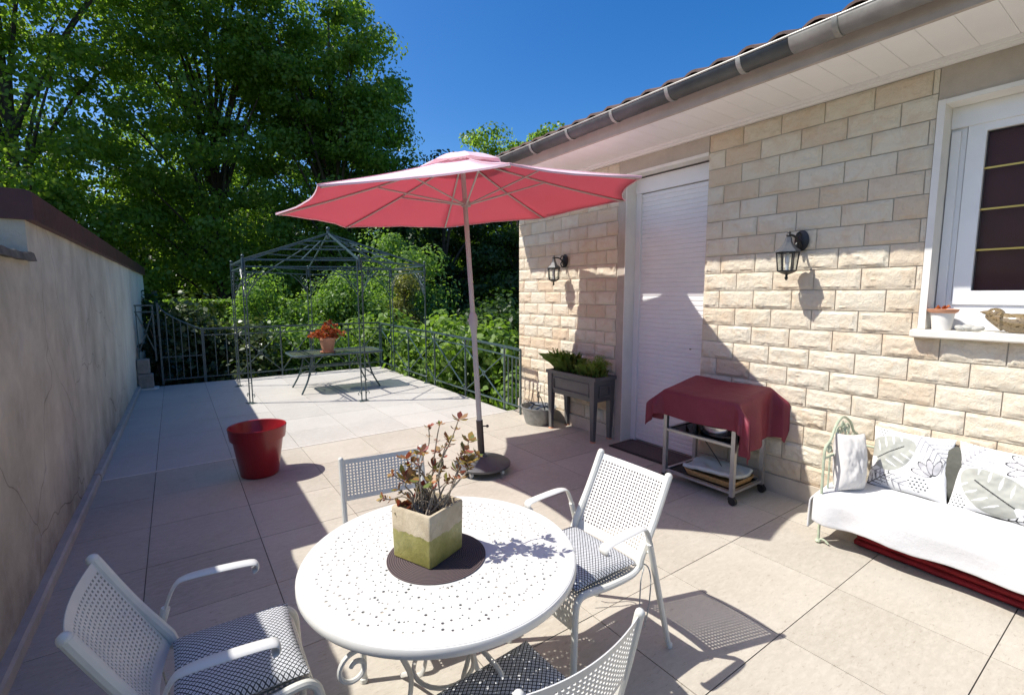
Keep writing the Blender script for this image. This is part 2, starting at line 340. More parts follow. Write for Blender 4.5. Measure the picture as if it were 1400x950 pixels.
    def mesh(s, name, mat, ang=35):
        me = bpy.data.meshes.new(name); me.from_pydata(s.v, [], s.f); me.validate(); me.update()
        me.polygons.foreach_set('use_smooth', [True] * len(me.polygons)); me.set_sharp_from_angle(angle=R(ang))
        if mat: me.materials.append(M[mat] if isinstance(mat, str) else mat)
        return me
    def build(s, name, mat, parent=None, loc=None, ang=35): return link(name, s.mesh(name, mat, ang), parent, loc)
def link(name, me, parent=None, loc=None):
    o = bpy.data.objects.new(name, me); COL.objects.link(o)
    if loc is not None: o.location = loc
    if parent is not None: o.parent = parent
    return o
def solid(o, t, off=0):
    m = o.modifiers.new('Solidify', 'SOLIDIFY'); m.thickness = t; m.offset = off; return o
def tag(o, label=None, cat=None, group=None, kind=None):
    if label: o['label'] = label
    if cat: o['category'] = cat
    if group: o['group'] = group
    if kind: o['kind'] = kind
    return o
def thing(name, label, cat, loc=(0, 0, 0), rz=0, group=None):
    o = bpy.data.objects.new(name, None); COL.objects.link(o); o.location = loc; o.rotation_euler = (0, 0, rz); o.empty_display_size = .1
    return tag(o, label, cat, group)
def kids(o): return [c for c in bpy.data.objects if c.parent == o]
def dup(o, parent=None):
    c = o.copy(); COL.objects.link(c); c.parent = parent
    for ch in kids(o): dup(ch, c)
    return c
def arc(c, r, a0, a1, n=10, ax=(1, 0, 0), ay=(0, 0, 1), r1=None):
    c = Vector(c); ax = Vector(ax); ay = Vector(ay); out = []
    for i in range(n+1):
        t = i/n; a = R(a0 + (a1-a0)*t); q = r + ((r1 if r1 is not None else r) - r)*t
        out.append(c + ax*(q*math.cos(a)) + ay*(q*math.sin(a)))
    return out
def smooth(pts, n=6):
    P = [Vector(p) for p in pts]; out = []
    for i in range(len(P)-1):
        p0 = P[max(i-1, 0)]; p1 = P[i]; p2 = P[i+1]; p3 = P[min(i+2, len(P)-1)]
        for k in range(n):
            t = k/n; out.append(.5*((2*p1)+(-p0+p2)*t+(2*p0-5*p1+4*p2-p3)*t*t+(-p0+3*p1-3*p2+p3)*t**3))
    return out + [P[-1]]
def npmesh(name, V, nf, k, mat):      # V: (nf*k,3) numpy, faces of k verts each
    me = bpy.data.meshes.new(name); me.vertices.add(len(V)); me.vertices.foreach_set('co', V.astype(np.float32).ravel())
    me.loops.add(nf*k); me.loops.foreach_set('vertex_index', np.arange(nf*k, dtype=np.int32))
    me.polygons.add(nf); me.polygons.foreach_set('loop_start', np.arange(0, nf*k, k, dtype=np.int32)); me.polygons.foreach_set('loop_total', np.full(nf, k, dtype=np.int32))
    me.update(calc_edges=True); me.materials.append(M[mat]); return me
def leaves(P, size, bias=(0, 0, 1), bw=.5, aspect=.62, var=.35, out=None, ow=1.0):
    n = len(P); nrm = rng.normal(size=(n, 3)); nrm /= np.linalg.norm(nrm, axis=1)[:, None]
    if out is not None: nrm = nrm*.75 + out*ow
    nrm = nrm + np.array(bias)*bw*1.6; nrm /= np.linalg.norm(nrm, axis=1)[:, None]
    t = rng.normal(size=(n, 3)); t -= nrm*(t*nrm).sum(1)[:, None]; t /= np.linalg.norm(t, axis=1)[:, None]; b = np.cross(nrm, t)
    L = size*(1+var*rng.uniform(-1, 1, n))[:, None]; W = L*aspect*.5
    cup = nrm*L*.12
    V = np.stack([P-t*L*.5, P-t*L*.12+b*W-cup*-1, P+t*L*.2+b*W*.8+cup, P+t*L*.5, P+t*L*.2-b*W*.8+cup, P-t*L*.12-b*W+cup], 1)
    return V.reshape(-1, 3), n
def clumps(ells, n_cl, n_leaf, spread, fill=.35, flat=.72):
    """clump centres over ellipsoids (mostly near the surface), leaves gathered in each clump"""
    vol = np.array([e[1][0]*e[1][1]*e[1][2] for e in ells])**.67; vol /= vol.sum(); cs = []
    for (c, r), w in zip(ells, vol):
        m = max(3, int(n_cl*w)); d = rng.normal(size=(m, 3)); d /= np.linalg.norm(d, axis=1)[:, None]
        rad = np.where(rng.random(m) < fill, rng.uniform(.2, .75, m), rng.uniform(.78, 1.04, m))[:, None]
        cs.append(np.array(c) + d*rad*np.array(r))
    cs = np.concatenate(cs); k = n_leaf//len(cs); s = spread*rng.uniform(.6, 1.35, len(cs))
    d = rng.normal(size=(len(cs), k, 3)); d /= np.linalg.norm(d, axis=2)[..., None]
    d *= (rng.random((len(cs), k, 1))**.45); d[..., 2] *= flat
    global LAST_OUT
    LAST_OUT = (d/(np.linalg.norm(d, axis=2)[..., None]+1e-6)).reshape(-1, 3)
    return (cs[:, None, :] + d*s[:, None, None]).reshape(-1, 3), cs

# ------------------------------------------------------------------ camera, light
cam = bpy.data.cameras.new('Camera'); co = bpy.data.objects.new('Camera', cam); COL.objects.link(co); scn.camera = co
PIT, YAW, ROLL = .1114727, .612029, -.0014
cam.sensor_width = 36; cam.lens = 655.7/1400*36; cam.clip_start = .05; cam.clip_end = 2000
fwd = Vector((math.sin(YAW)*math.cos(PIT), math.cos(YAW)*math.cos(PIT), -math.sin(PIT))); rt = Vector((math.cos(YAW), -math.sin(YAW), 0)); upv = rt.cross(fwd)
r2 = rt*math.cos(ROLL)+upv*math.sin(ROLL); u2 = -rt*math.sin(ROLL)+upv*math.cos(ROLL)
co.matrix_world = Matrix(((r2.x, u2.x, -fwd.x, 0), (r2.y, u2.y, -fwd.y, 0), (r2.z, u2.z, -fwd.z, 1.6), (0, 0, 0, 1)))
SUN = Vector((-.632, .36, 1)).normalized(); elev = math.asin(SUN.z); az = math.atan2(SUN.x, SUN.y)
w = bpy.data.worlds.new('World'); scn.world = w; w.use_nodes = True; nt = w.node_tree; bg = nt.nodes['Background']
DUST, SAT, STR, HUE = 1.8, 1.42, .108, .506
sky = nt.nodes.new('ShaderNodeTexSky'); sky.sky_type = 'NISHITA'; sky.sun_disc = False; sky.sun_elevation = elev; sky.sun_rotation = az
sky.altitude = 300; sky.air_density = 1.0; sky.dust_density = DUST; sky.ozone_density = 3.0
hsv = nt.nodes.new('ShaderNodeHueSaturation'); hsv.inputs['Saturation'].default_value = SAT; hsv.inputs['Value'].default_value = 1.0; hsv.inputs['Hue'].default_value = HUE
nt.links.new(sky.outputs[0], hsv.inputs['Color']); nt.links.new(hsv.outputs[0], bg.inputs[0]); bg.inputs[1].default_value = STR
sl = bpy.data.lights.new('sun', 'SUN'); sl.energy = 3.9; sl.angle = R(.53); sl.color = (1, .965, .90); so = bpy.data.objects.new('sun', sl); COL.objects.link(so)
so.rotation_euler = (-SUN).to_track_quat('-Z', 'Y').to_euler()
scn.view_settings.view_transform = 'Standard'; scn.view_settings.look = 'None'; scn.view_settings.exposure = .72; scn.view_settings.gamma = 1
try: scn.view_settings.use_curve_mapping = False
except Exception: pass
scn.cycles.max_bounces = 8; scn.cycles.transparent_max_bounces = 16

# ------------------------------------------------------------------ ground and terrace
b = MB(); b.add([(-400, -400, -2.2), (400, -400, -2.2), (400, 400, -2.2), (-400, 400, -2.2)], [(0, 1, 2, 3)])
tag(b.build('garden_ground', 'garden_soil'), kind='structure')
b = MB(); b.box((-3.2, -4, -2.2), (4.3, 5.31, -.006)); b.box((-3.2, 5.31, -2.2), (3.66, 10.32, -.006))
tag(b.build('terrace_slab', 'grout'), kind='structure')
XL = [-.66, -.232] + [.37+.6225*k for k in range(7)]
YN = [-3.86+.6065*k for k in range(16)]   # joints at .39 1.0 1.6 ...
YN = [.387+.6065*k for k in range(-7, 9)]
def tiles(name, xs, ys, mat, gap=.0045):
    b = MB()
    for i in range(len(xs)-1):
        for j in range(len(ys)-1):
            x0, x1, y0, y1 = xs[i]+gap/2, xs[i+1]-gap/2, ys[j]+gap/2, ys[j+1]-gap/2; h = rng.uniform(-.0006, .0006)
            b.box((x0, y0, -.004), (x1, y1, h))
    return tag(b.build(name, mat), kind='structure')
tiles('terrace_floor', XL+[4.26], [y for y in YN if y < 5.0]+[5.285], 'tile_near')
XF = [-.66, -.232, .37, .985, 1.6, 2.22, 2.84, 3.46, 3.66]
tiles('terrace_floor', XF, [5.315+.6225*k for k in range(8)]+[10.32], 'tile_far', .004)
b = MB(); b.box((-.66, 5.287, -.004), (3.92, 5.313, .003)); tag(b.build('floor_joint_strip', 'strip'), kind='structure')

# ------------------------------------------------------------------ boundary wall on the left
def fx(y): return -.705+.0140*(y-2)
wl = thing('boundary_wall', 'weathered beige rendered wall with maroon coping along the left of the terrace', 'wall', (-.7, 4, 0))
wl_inv = Matrix.Translation((.7, -4, 0))
def wallseg(y0, y1, h, d, n):
    vs = []; fs = []; NZ = 14
    for i in range(n+1):
        y = y0+(y1-y0)*i/n
        for k in range(NZ+1):
            z = -2.2+2.2*min(1, k) if k < 1 else h*(k-1)/(NZ-1)
            e = .007*noise.noise(Vector((y*1.1, z*1.3, 3)))+.003*noise.noise(Vector((y*5, z*5, 7)))
            vs.append((fx(y)+e, y, z))
    w_ = NZ+1
    for i in range(n):
        for k in range(NZ): fs.append((i*w_+k, (i+1)*w_+k, (i+1)*w_+k+1, i*w_+k+1))
    o = len(vs)
    for y in (y0, y1): vs += [(fx(y)-d, y, -2.2), (fx(y)-d, y, h)]
    a0, a1 = list(range(0, w_)), list(range(n*w_, n*w_+w_))
    fs.append(tuple(a0[::1])+(o+1, o)); fs.append(tuple(a1[::-1])+(o+2, o+3))
    fs.append(tuple([i*w_+NZ for i in range(n+1)][::-1])+(o+1, o+3)); fs.append((o, o+1, o+3, o+2))
    return vs, fs
b = MB(); b.add(*wallseg(3.95, 13.8, 2.05, 2.4, 70), mat=wl_inv); b.add(*wallseg(-3.5, 3.949, 1.80, .28, 60), mat=wl_inv)
b.build('wall_face', 'weathered_render', wl)
b = MB()
vs = []
for y in (3.93, 13.85):
    x = fx(y)+.045; vs += [(x, y, 2.03), (x, y, 2.19), (x-.03, y, 2.20), (x-2.6, y, 2.20), (x-2.6, y, 2.03)]
b.add(vs, [(0, 1, 2, 3, 4)[::-1], (5, 6, 7, 8, 9)]+[(i, (i+1) % 5, (i+1) % 5+5, i+5) for i in range(5)], wl_inv); b.build('coping', 'maroon_coping', wl)
b = MB()   # broken mortar cap of the lower stretch
vs = []; ys = np.linspace(-3.5, 3.94, 90)
for y in ys:
    e = .035*noise.noise(Vector((y*4, 1, 1))); dz = .03*noise.noise(Vector((y*5, 9, 1)))
    x = fx(y)+.035+e; vs += [(x-.33, y, 1.795), (x, y, 1.79+dz*.5), (x-.01, y, 1.835+dz), (x-.33, y, 1.85+dz)]
fs = [(i*4+k, i*4+(k+1) % 4, i*4+4+(k+1) % 4, i*4+4+k) for i in range(89) for k in range(4)]+[(0, 1, 2, 3), (359, 358, 357, 356)]
b.add(vs, fs, wl_inv); b.build('broken_cap', 'dark_mortar', wl)
b = MB()
for y0, y1, x1 in ((-3.5, 5.28, .048), (5.30, 10.28, .052)):
    vs = [];
    n = 40
    for i in range(n+1):
        y = y0+(y1-y0)*i/n; e = .004*noise.noise(Vector((y*3, 2, 2)))
        vs += [(fx(y)-.02, y, 0), (fx(y)+x1+e, y, 0), (fx(y)+x1+e, y, .055), (fx(y)+x1-.012+e, y, .066), (fx(y)-.02, y, .07)]
    b.add(vs, [(i*5+k, i*5+(k+1) % 5, i*5+5+(k+1) % 5, i*5+5+k) for i in range(n) for k in range(5)]+[(0, 1, 2, 3, 4), tuple(range(n*5+4, n*5-1, -1))], wl_inv)
b.build('skirting_kerb', 'kerb', wl)

# ------------------------------------------------------------------ house
HX = 3.9
DY0, DY1, DZ = 2.56, 3.49, 2.82
WY0, WY1, WZ0, WZ1 = -.30, .985, 1.375, 2.735
YE = 5.38
hs = thing('house', 'single storey house clad in cream rock faced stone blocks with white shutters', 'house', (HX, 2, 0))
hinv = Matrix.Translation((-HX, -2, 0))
class HB(MB):
    def add(s, vs, fs, mat=None): return MB.add(s, vs, fs, hinv)
b = HB(); x0, x1 = HX+.005, HX+.30
b.box((x0, DY1, -2.2), (x1, YE-.02, 3.03)); b.box((x0, DY0, DZ), (x1, DY1, 3.03)); b.box((x0, WY1, -2.2), (x1, DY0, 3.03))
b.box((x0, WY0, -2.2), (x1, WY1, WZ0-.04)); b.box((x0, WY0, WZ1), (x1, WY1, 3.03)); b.box((x0, -4, -2.2), (x1, WY0, 3.03)); b.box((x0, DY0, -2.2), (x1, DY1, -.006))
b.box((x1, YE-.32, -2.2), (9.5, YE-.02, 3.03)); b.box((x1, -4, -2.2), (9.5, -3.7, 3.03)); b.box((9.5, -4, -2.2), (9.8, YE-.02, 3.03))
b.build('wall', 'mortar', hs)
# stone blocks
CH, BL = .148, .3005
def in_open(y0, y1, z0, z1):
    out = [(y0, y1)]
    for a, c, za, zb in ((DY0-.0, DY1+.10, -1, 5), (WY0-.12, WY1+.035, WZ0-.055, WZ1+.3)):
        if z1 > za+.02 and z0 < zb-.02:
            n = []
            for p, q in out:
                if q <= a or p >= c: n.append((p, q))
                else:
                    if p < a: n.append((p, a))
                    if q > c: n.append((c, q))
            out = n
    return out
b = HB(); z0 = .144; row = 0
def block(b, y0, y1, z0, z1, seed, amp=1.):
    g = .0035; y0 += g; y1 -= g; z0 += g; z1 -= g
    nx = max(4, int((y1-y0)/.0125)); nz = 13; vs = []
    for k in range(nz+1):
        for i in range(nx+1):
            u, v = i/nx, k/nz; y = y0+(y1-y0)*u; z = z0+(z1-z0)*v
            e = min(min(u, 1-u)*(y1-y0), min(v, 1-v)*(z1-z0)); e += (.009*noise.noise(Vector((y*24, z*24, seed+5)))+.004*noise.noise(Vector((y*60, z*60, seed)))) if e > 1e-6 else 0; m = min(1, max(0, (e-.006)/.016)); m = m*m*(3-2*m)
            q = Vector((y*10, z*15, seed)); w2 = noise.noise(q*.8)*.9
            r1 = 1-abs(noise.noise(Vector((y*13+z*16+w2, z*30-y*9+w2, seed+1)))*2.0); r2 = 1-abs(noise.noise(Vector((y*34+w2*2, z*62-y*20, seed+2)))*2.0)
            h = .42+.40*noise.noise(q)+.42*max(-.4, r1)*max(0, .55+noise.noise(q*.6+Vector((9, 2, 0))))+.20*r2
            vs.append((HX+.0-.003-amp*m*max(.05, h)*.0150, y, z))
    w_ = nx+1; fs = [(k*w_+i, (k+1)*w_+i, (k+1)*w_+i+1, k*w_+i+1) for k in range(nz) for i in range(nx)]
    o = len(vs); vs += [(HX+.022, y0, z0), (HX+.022, y1, z0), (HX+.022, y1, z1), (HX+.022, y0, z1)]
    bt = list(range(0, w_)); tp = list(range(nz*w_, nz*w_+w_)); lf = [k*w_ for k in range(nz+1)]; rg = [k*w_+nx for k in range(nz+1)]
    fs += [tuple(bt)+(o+1, o), tuple(tp[::-1])+(o+3, o+2), tuple(lf[::-1])+(o, o+3), tuple(rg)+(o+2, o+1)]
    MB.add(b, [tuple(hinv @ Vector(p)) for p in vs], fs)
HBadd = HB.add
class SB(MB): pass
bl_, br_ = SB(), SB()
# courses are counted down from the eaves shadow line z=1.92
zs = [.144+CH*k for k in range(19)]
for row, z in enumerate(zs):
    zt = min(z+CH, 2.953)
    off = (0 if row % 2 == 0 else BL/2)
    yy = 1.052-20*BL+off
    while yy < YE:
        a, c = max(yy, -4), min(yy+BL, YE)
        if c > a+.03 and zt > z+.02:
            for p, q in in_open(a, c, z, zt):
                if q-p > .03: block(bl_ if p > DY1 else br_, p, q, z, zt, random.uniform(0, 99), random.uniform(.75, 1.15))
        yy += BL
bl_.build('stone_cladding', 'rockface_stone', hs, ang=30); br_.build('stone_cladding', 'rockface_stone', hs, ang=30)
b = HB()
b.box((HX-.022, DY1+.10, 0), (HX+.021, YE, .142)); b.box((HX-.022, -4, 0), (HX+.021, DY0, .142)); b.build('plinth', 'plinth_tile', hs)
b = HB()   # render round the openings
b.box((HX-.004, DY1-.001, 0), (x1-.1, DY1+.098, 2.955)); b.box((HX-.004, DY0, DZ), (HX+.019, DY1-.002, 2.955)); b.build('render_band', 'grey_plaster', hs); b = HB()
b.box((HX-.003, WY0-.12, WZ1+.028), (HX+.019, WY1+.033, 2.955))
b.build('render_band', 'grey_plaster', hs)
b = HB()
b.box((HX-.014, WY1-.004, WZ0-.0), (HX+.16, WY1+.033, WZ1+.026)); b.box((HX-.014, WY0, WZ1-.001), (HX+.16, WY1-.005, WZ1+.025)); b.build('reveal', 'white_plaster', hs); b = HB(); b.box((HX-.012, DY0+.0, DZ-.03), (HX+.12, DY1-.003, DZ-.001))
b.box((HX-.008, DY1-.006, .0), (HX+.18, DY1+.0, DZ-.031))
b.build('reveal', 'white_plaster', hs)
# eaves
b = HB()
for k in range(60):
    y = YE+.1-.16*k
    if y < -3.9: break
    b.box((3.305, y-.157, 2.998), (HX+.1, y, 3.010)); b.box((3.305, y-.16, 3.002), (HX+.1, y-.157, 3.009))
b.build('soffit', 'pvc_soffit', hs)
b = HB(); b.box((HX-.050, -4, 2.975), (HX+.019, YE-.03, 2.997)); b.box((HX-.034, -4, 2.956), (HX+.019, YE-.03, 2.974)); b.build('cove_moulding', 'pvc_soffit', hs)
b = HB(); sec = [(3.275, 2.988), (3.304, 2.988), (3.304, 3.165), (3.235, 3.165), (3.262, 3.09)]
vs = [(x, y, z) for y in (-4, YE+.1) for x, z in sec]; b.add(vs, [tuple(range(5)), tuple(range(9, 4, -1))]+[(i, i+5, (i+1) % 5+5, (i+1) % 5) for i in range(5)]); b.build('cornice', 'cornice_plaster', hs)
def gut(y0, y1, mat, r=.072):
    b = HB(); n = 14; vs = []
    for y in (y0, y1):
        for i in range(n+1): a = PI+PI*i/n; vs.append((3.185+r*math.cos(a), y, 3.125+r*math.sin(a)))
    fs = [(i, i+1, n+2+i, n+1+i) for i in range(n)]; b.add(vs, fs)
    o = b.build('gutter', mat, hs); solid(o, .003); return o
g1 = gut(1.54, YE+.16, 'zinc_dark'); g2 = gut(-4, 1.552, 'zinc_new', .075)
b = HB(); b.tube([(3.113, -4, 3.128), (3.113, YE+.16, 3.128)], .008, 8); b.add([(3.185+.072*math.cos(PI+PI*i/14), YE+.161, 3.125+.072*math.sin(PI+PI*i/14)) for i in range(15)], [tuple(range(15))]); b.build('gutter_bead', 'zinc_new', g1)
for k in range(12):
    y = 5.2-.56*k+.02; b = HB()
    for s in (0, .012): b.tube([(3.185+.078*math.cos(PI+PI*i/12), y+s, 3.125+.078*math.sin(PI+PI*i/12)) for i in range(13)], .011, 6, flat=(.35, 1))
    b.build('gutter_bracket', 'zinc_new', hs)
# roof
rs = math.tan(R(22)); b = HB()
b.add([(3.20, -4, 3.14), (3.20, YE+.2, 3.14), (6.9, YE+.2, 3.14+3.7*rs), (6.9, -4, 3.14+3.7*rs), (10.6, YE+.2, 3.14), (10.6, -4, 3.14),
       (3.20, -4, 3.125), (3.20, YE+.2, 3.125), (10.6, YE+.2, 3.125), (10.6, -4, 3.125)], [(3, 2, 1, 0), (5, 4, 2, 3), (6, 7, 8, 9), (0, 1, 7, 6), (4, 5, 9, 8), (1, 2, 4, 8, 7), (5, 3, 0, 6, 9)])
rf = b.build('roof', 'brown_roof_tile', hs)
b = HB()
for r_ in range(11):
    for k in range(46):
        y = YE+.22-.205*k; x = 3.165+.34*r_
        if y < -4: break
        n = 6; vs = []
        for e, (xx, dz) in enumerate(((x, .03), (x+.36, .012))):
            zz = 3.142+(xx-3.17)*rs+dz
            for i in range(n+1): t = i/n; vs.append((xx+rng.uniform(-.002, .002), y-.2*t, zz+.026*math.sin(PI*t)**1.0*(1 if t < .6 else .8)+.008*math.sin(2*PI*t)))
        vs += [(v[0], v[1], v[2]-.018) for v in vs[:n+1]]
        fs = [(i, i+n+1, i+n+2, i+1) for i in range(n)]+[(2*n+2+i, i, i+1, 2*n+3+i) for i in range(n)]
        b.add(vs, fs)
b.build('roof_tiles', 'brown_roof_tile', rf)
# door with shutter
b = HB(); X = HX+.15
b.box((X-.01, DY0+.001, 2.63), (X+.03, DY1-.006, DZ-.04)); 
dr = b.build('shutter_door', 'pvc_white', hs)
b = HB(); b.box((X-.005, DY1-.07, 0), (X+.035, DY1-.007, 2.628)); b.box((X-.005, DY0+.001, 0), (X+.035, DY0+.045, 2.628)); b.build('guide_rail', 'pvc_white', dr)
b = HB(); z = .012; ns = 57; p = (2.626-z)/ns; prof = []
for i in range(ns):
    zz = z+i*p; prof += [(X+.024, zz), (X+.0185, zz+.005), (X+.0165, zz+p*.45), (X+.0185, zz+p-.006), (X+.024, zz+p-.001)]
n = len(prof); vs = [(q[0], y, q[1]) for y in (DY0+.04, DY1-.065) for q in prof]; b.add(vs, [(i, i+1, n+i+1, n+i) for i in range(n-1)]); b.build('shutter_slats', 'pvc_white', dr)
b = HB(); b.box((X+.05, DY0, 0), (X+.08, DY1, DZ)); b.build('door_leaf', 'pvc_white', dr)
b = HB(); b.box((X+.003, DY0+.001, DZ-.04), (X+.03, DY1-.006, DZ-.028)); b.build('shutter_gap', 'black_plastic', dr)
b = HB(); b.lathe([(.009, 0), (.009, .012)], (X+.008, 2.78, 1.06), 10); b.build('lock', 'chrome', dr)
# window
b = HB(); X = HX+.15
def frame(b, y0, y1, z0, z1, w_, x0, x1):
    b.box((x0, y1-w_, z0), (x1, y1, z1)); b.box((x0, y0, z0), (x1, y0+w_, z1)); b.box((x0, y0+w_, z1-w_), (x1, y1-w_, z1)); b.box((x0, y0+w_, z0), (x1, y1-w_, z0+w_))
frame(b, WY0, WY1-.005, WZ0+.10, WZ1-.002, .075, X, X+.07); b.box((X-.03, WY0, WZ0+.0), (X+.05, WY1-.005, WZ0+.098)); b.box((X-.024, WY0+.02, WZ1-.125), (X-.001, WY1-.006, WZ1-.003))
wn = b.build('window', 'pvc_white', hs)
b = HB(); frame(b, WY0+.07, WY1-.085, WZ0+.155, WZ1-.085, .085, X-.012, X+.055); b.build('sash', 'pvc_white', wn)
b = HB(); b.box((X-.02, WY1-.055, WZ0+.10), (X-.001, WY1-.012, WZ1-.145)); b.build('shutter_guide', 'pvc_white', wn)
b = HB(); b.box((X+.018, WY0+.15, WZ0+.235), (X+.022, WY1-.166, WZ1-.165)); b.build('pane', 'window_glass', wn)
b = HB()
for z in (1.862, 2.105, 2.348): b.box((X+.012, WY0+.15, z-.0055), (X+.0175, WY1-.167, z+.0055))
b.build('glazing_bars', 'brass', wn)
b = HB(); b.box((X+.062, WY0+.09, WZ0+.17), (X+.068, WY1-.1, WZ1-.1)); b.build('blind', 'brown_blind', wn)
b = HB(); b.box((HX-.085, WY0-.03, WZ0-.052), (HX+.119, WY1+.055, WZ0-.003), bev=.008); b.build('sill', 'sill_stone', wn)

# ------------------------------------------------------------------ wall lamps
def lamp(y):
    t = thing('wall_lantern', '', 'wall lamp', (HX-.003, y, 1.97), group='black lanterns on the stone wall')
    b = MB(); b.lathe([(.03, -.0), (.05, .004), (.052, .012), (.03, .022), (.012, .026)], seg=24, mat=Matrix.Translation((-.012, -.02, .02)) @ Matrix.Rotation(-PI/2, 4, 'Y') @ Matrix.Scale(1.5, 4, (1, 0, 0))); b.build('wall_plate', 'black_iron', t)
    b = MB(); b.tube(smooth([(-.03, -.02, -.02), (-.055, -.015, .01), (-.09, -.005, .045), (-.14, 0, .055), (-.175, 0, .045), (-.18, 0, .03)], 5), .0085, 8); b.tube(smooth([(-.03, -.02, .05), (-.05, -.015, .075), (-.075, -.01, .068), (-.08, -.01, .045)], 5), .007, 8)
    b.tube(smooth([(-.03, -.02, -.05), (-.06, -.01, -.05), (-.075, -.005, -.015), (-.06, -.01, .01)], 5), .008, 8)
    b.ball((-.18, 0, .068), .012); b.ball((-.18, 0, .05), .018); b.build('arm', 'black_iron', t)
    h = 6; c = (-.18, 0, 0)
    b = MB(); b.lathe([(.008, .045), (.02, .036), (.026, .005), (.045, -.03), (.085, -.062), (.087, -.069), (.02, -.069)], c, 6, closed=True); b.build('lantern_roof', 'lantern_grey', t)
    b = MB(); rt_, rb = .074, .060; z1, z0 = -.070, -.205
    for k in range(6):
        a = 2*PI*k/6; b.tube([(c[0]+rt_*math.cos(a), rt_*math.sin(a), z1), (c[0]+rb*math.cos(a), rb*math.sin(a), z0)], .0048, 4)
    for r_, z in ((rb, z0), (rt_, z1-.004)): b.tube([(c[0]+r_*math.cos(2*PI*k/6), r_*math.sin(2*PI*k/6), z) for k in range(6)], .0055, 4, closed=True)
    b.lathe([(.062, z0), (.06, z0-.006), (.03, z0-.022), (.009, z0-.028), (.007, z0-.04), (.012, z0-.048), (.01, z0-.06), (.003, z0-.07)], c, 6); b.build('lantern_frame', 'black_iron', t)
    b = MB(); b.lathe([(rb-.003, z0+.002), (rt_-.003, z1-.004)], c, 6, closed=True); b.build('lantern_glass', 'lamp_glass', t)
    b = MB(); b.lathe([(.012, -.2), (.012, -.15), (.016, -.145), (.016, -.09), (.006, -.075)], c, 10); b.build('bulb', 'pvc_white', t)
    return t
l1 = lamp(1.765); l1['label'] = 'black wall lantern between the shuttered door and the window'
l2 = dup(l1); l2.location.y = 4.43; l2['label'] = 'black wall lantern above the herb planter near the house corner'

# ------------------------------------------------------------------ parasol
A = Vector((2.221, 3.668, .278)); B = Vector((2.136, 3.737, 2.37)); ax = (B-A).normalized()
org = A-ax*(.278/ax.z)
um = thing('parasol', 'tilted faded red octagonal parasol on a taupe pole shading the terrace', 'parasol', org)
uinv = Matrix.Translation(-org)
class UB(MB):
    def add(s, vs, fs, mat=None): return MB.add(s, vs, fs, uinv)
Cc = A+ax*2.08145; nn = Vector((-.08135814, .01158836, .99661756)).normalized(); uu = nn.cross(Vector((0, 1, 0))).normalized(); vv = nn.cross(uu); Ru = 1.53169; ph = -.354
def tip(k): a = ph-k*PI/4; return uu*math.cos(a)+vv*math.sin(a)
AP = .415
def can(k, s, t):   # s 0..1 radial, t 0..1 across panel
    d0, d1 = tip(k), tip(k+1); edge = d0*(1-t)+d1*t
    sc = 1-.055*4*t*(1-t)*s**2
    rise = AP*(1-s)**1.0-.02*math.sin(PI*s)-.035*4*t*(1-t)*s*(1-s)
    wr = noise.noise(Vector((k*3+t*5, s*7, 1)))*.007+noise.noise(Vector((k*3+t*2, s*26, 4)))*.004*math.sin(PI*min(1, max(0, t)))
    return Cc+edge*Ru*s*sc+nn*(rise+wr*s*(1 if 0 < t < 1 else .0))
def canopy(smin, smax, dz, n=14, m=10):
    b = UB()
    for k in range(8): b.add([can(k, smin+(smax-smin)*i/n, j/m)+nn*dz for i in range(n+1) for j in range(m+1)], [(i*(m+1)+j, i*(m+1)+j+1, (i+1)*(m+1)+j+1, (i+1)*(m+1)+j) for i in range(n) for j in range(m)])
    return b
cn = canopy(.13, 1, 0).build('canopy', 'faded_canopy_glare_top', um, ang=25); cn.data.materials.append(M['red_canopy_underside'])
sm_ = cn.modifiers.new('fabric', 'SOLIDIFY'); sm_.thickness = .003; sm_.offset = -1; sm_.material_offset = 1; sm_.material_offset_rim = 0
b = UB()
for k in range(8): b.add([can(k, .004+.235*i/5, j/6)+nn*(.035+.02*math.sin(PI*i/5)) for i in range(6) for j in range(7)], [(i*7+j, i*7+j+1, i*7+j+8, i*7+j+7) for i in range(5) for j in range(6)])
b.build('vent_cap', 'faded_canopy_glare_top', cn, ang=60)
b = UB()   # hem tape
for k in range(8): b.tube([can(k, .999, j/10)-nn*.006 for j in range(11)], .008, 4, flat=(1, .3))
b.build('hem', 'faded_canopy_glare_top', cn)
for k in range(8): b = UB(); b.tube([can(k, .13+.87*i/20, 0)+nn*.0025 for i in range(21)], .009, 4, flat=(.28, 1), up=nn); b.build('seam', 'faded_canopy_glare_top', cn)
b = UB(); b.tube([org+ax*.28/ax.z, A+ax*1.06], .024, 16); b.tube([A+ax*1.09, Cc+nn*.385], [.0215]*2, 16); b.build('pole', 'taupe_metal', um)
b = UB(); q = A+ax*1.04; b.tube([q-ax*.10, q-ax*.05, q+ax*.03, q+ax*.09, q+ax*.12], [.022, .028, .041, .036, .022], 16); b.rod(q+ax*.05-rt*.05, q+ax*.05+rt*.02, .012); b.build('tilt_joint', 'taupe_metal', um)
hub = Cc+ax*-.005+nn*(.02)
b = UB(); b.tube([hub-ax*.02, hub-ax*.018, hub+ax*.025, hub+ax*.03], [.024, .042, .042, .024], 16); b.build('hub', 'taupe_metal', um)
for k in range(8):
    d = tip(k); pts = [Cc+d*Ru*s+nn*(AP*(1-s)-.02*math.sin(PI*s)-.016) for s in (.03, .25, .5, .75, .985)]
    b = UB(); b.tube(pts, .0085, 6); o = b.build('rib', 'taupe_metal', um)
    s = .47; b = UB(); b.tube([hub+d*.035, Cc+d*Ru*s+nn*(AP*(1-s)-.045)], .0075, 6); b.build('strut', 'taupe_metal', o)
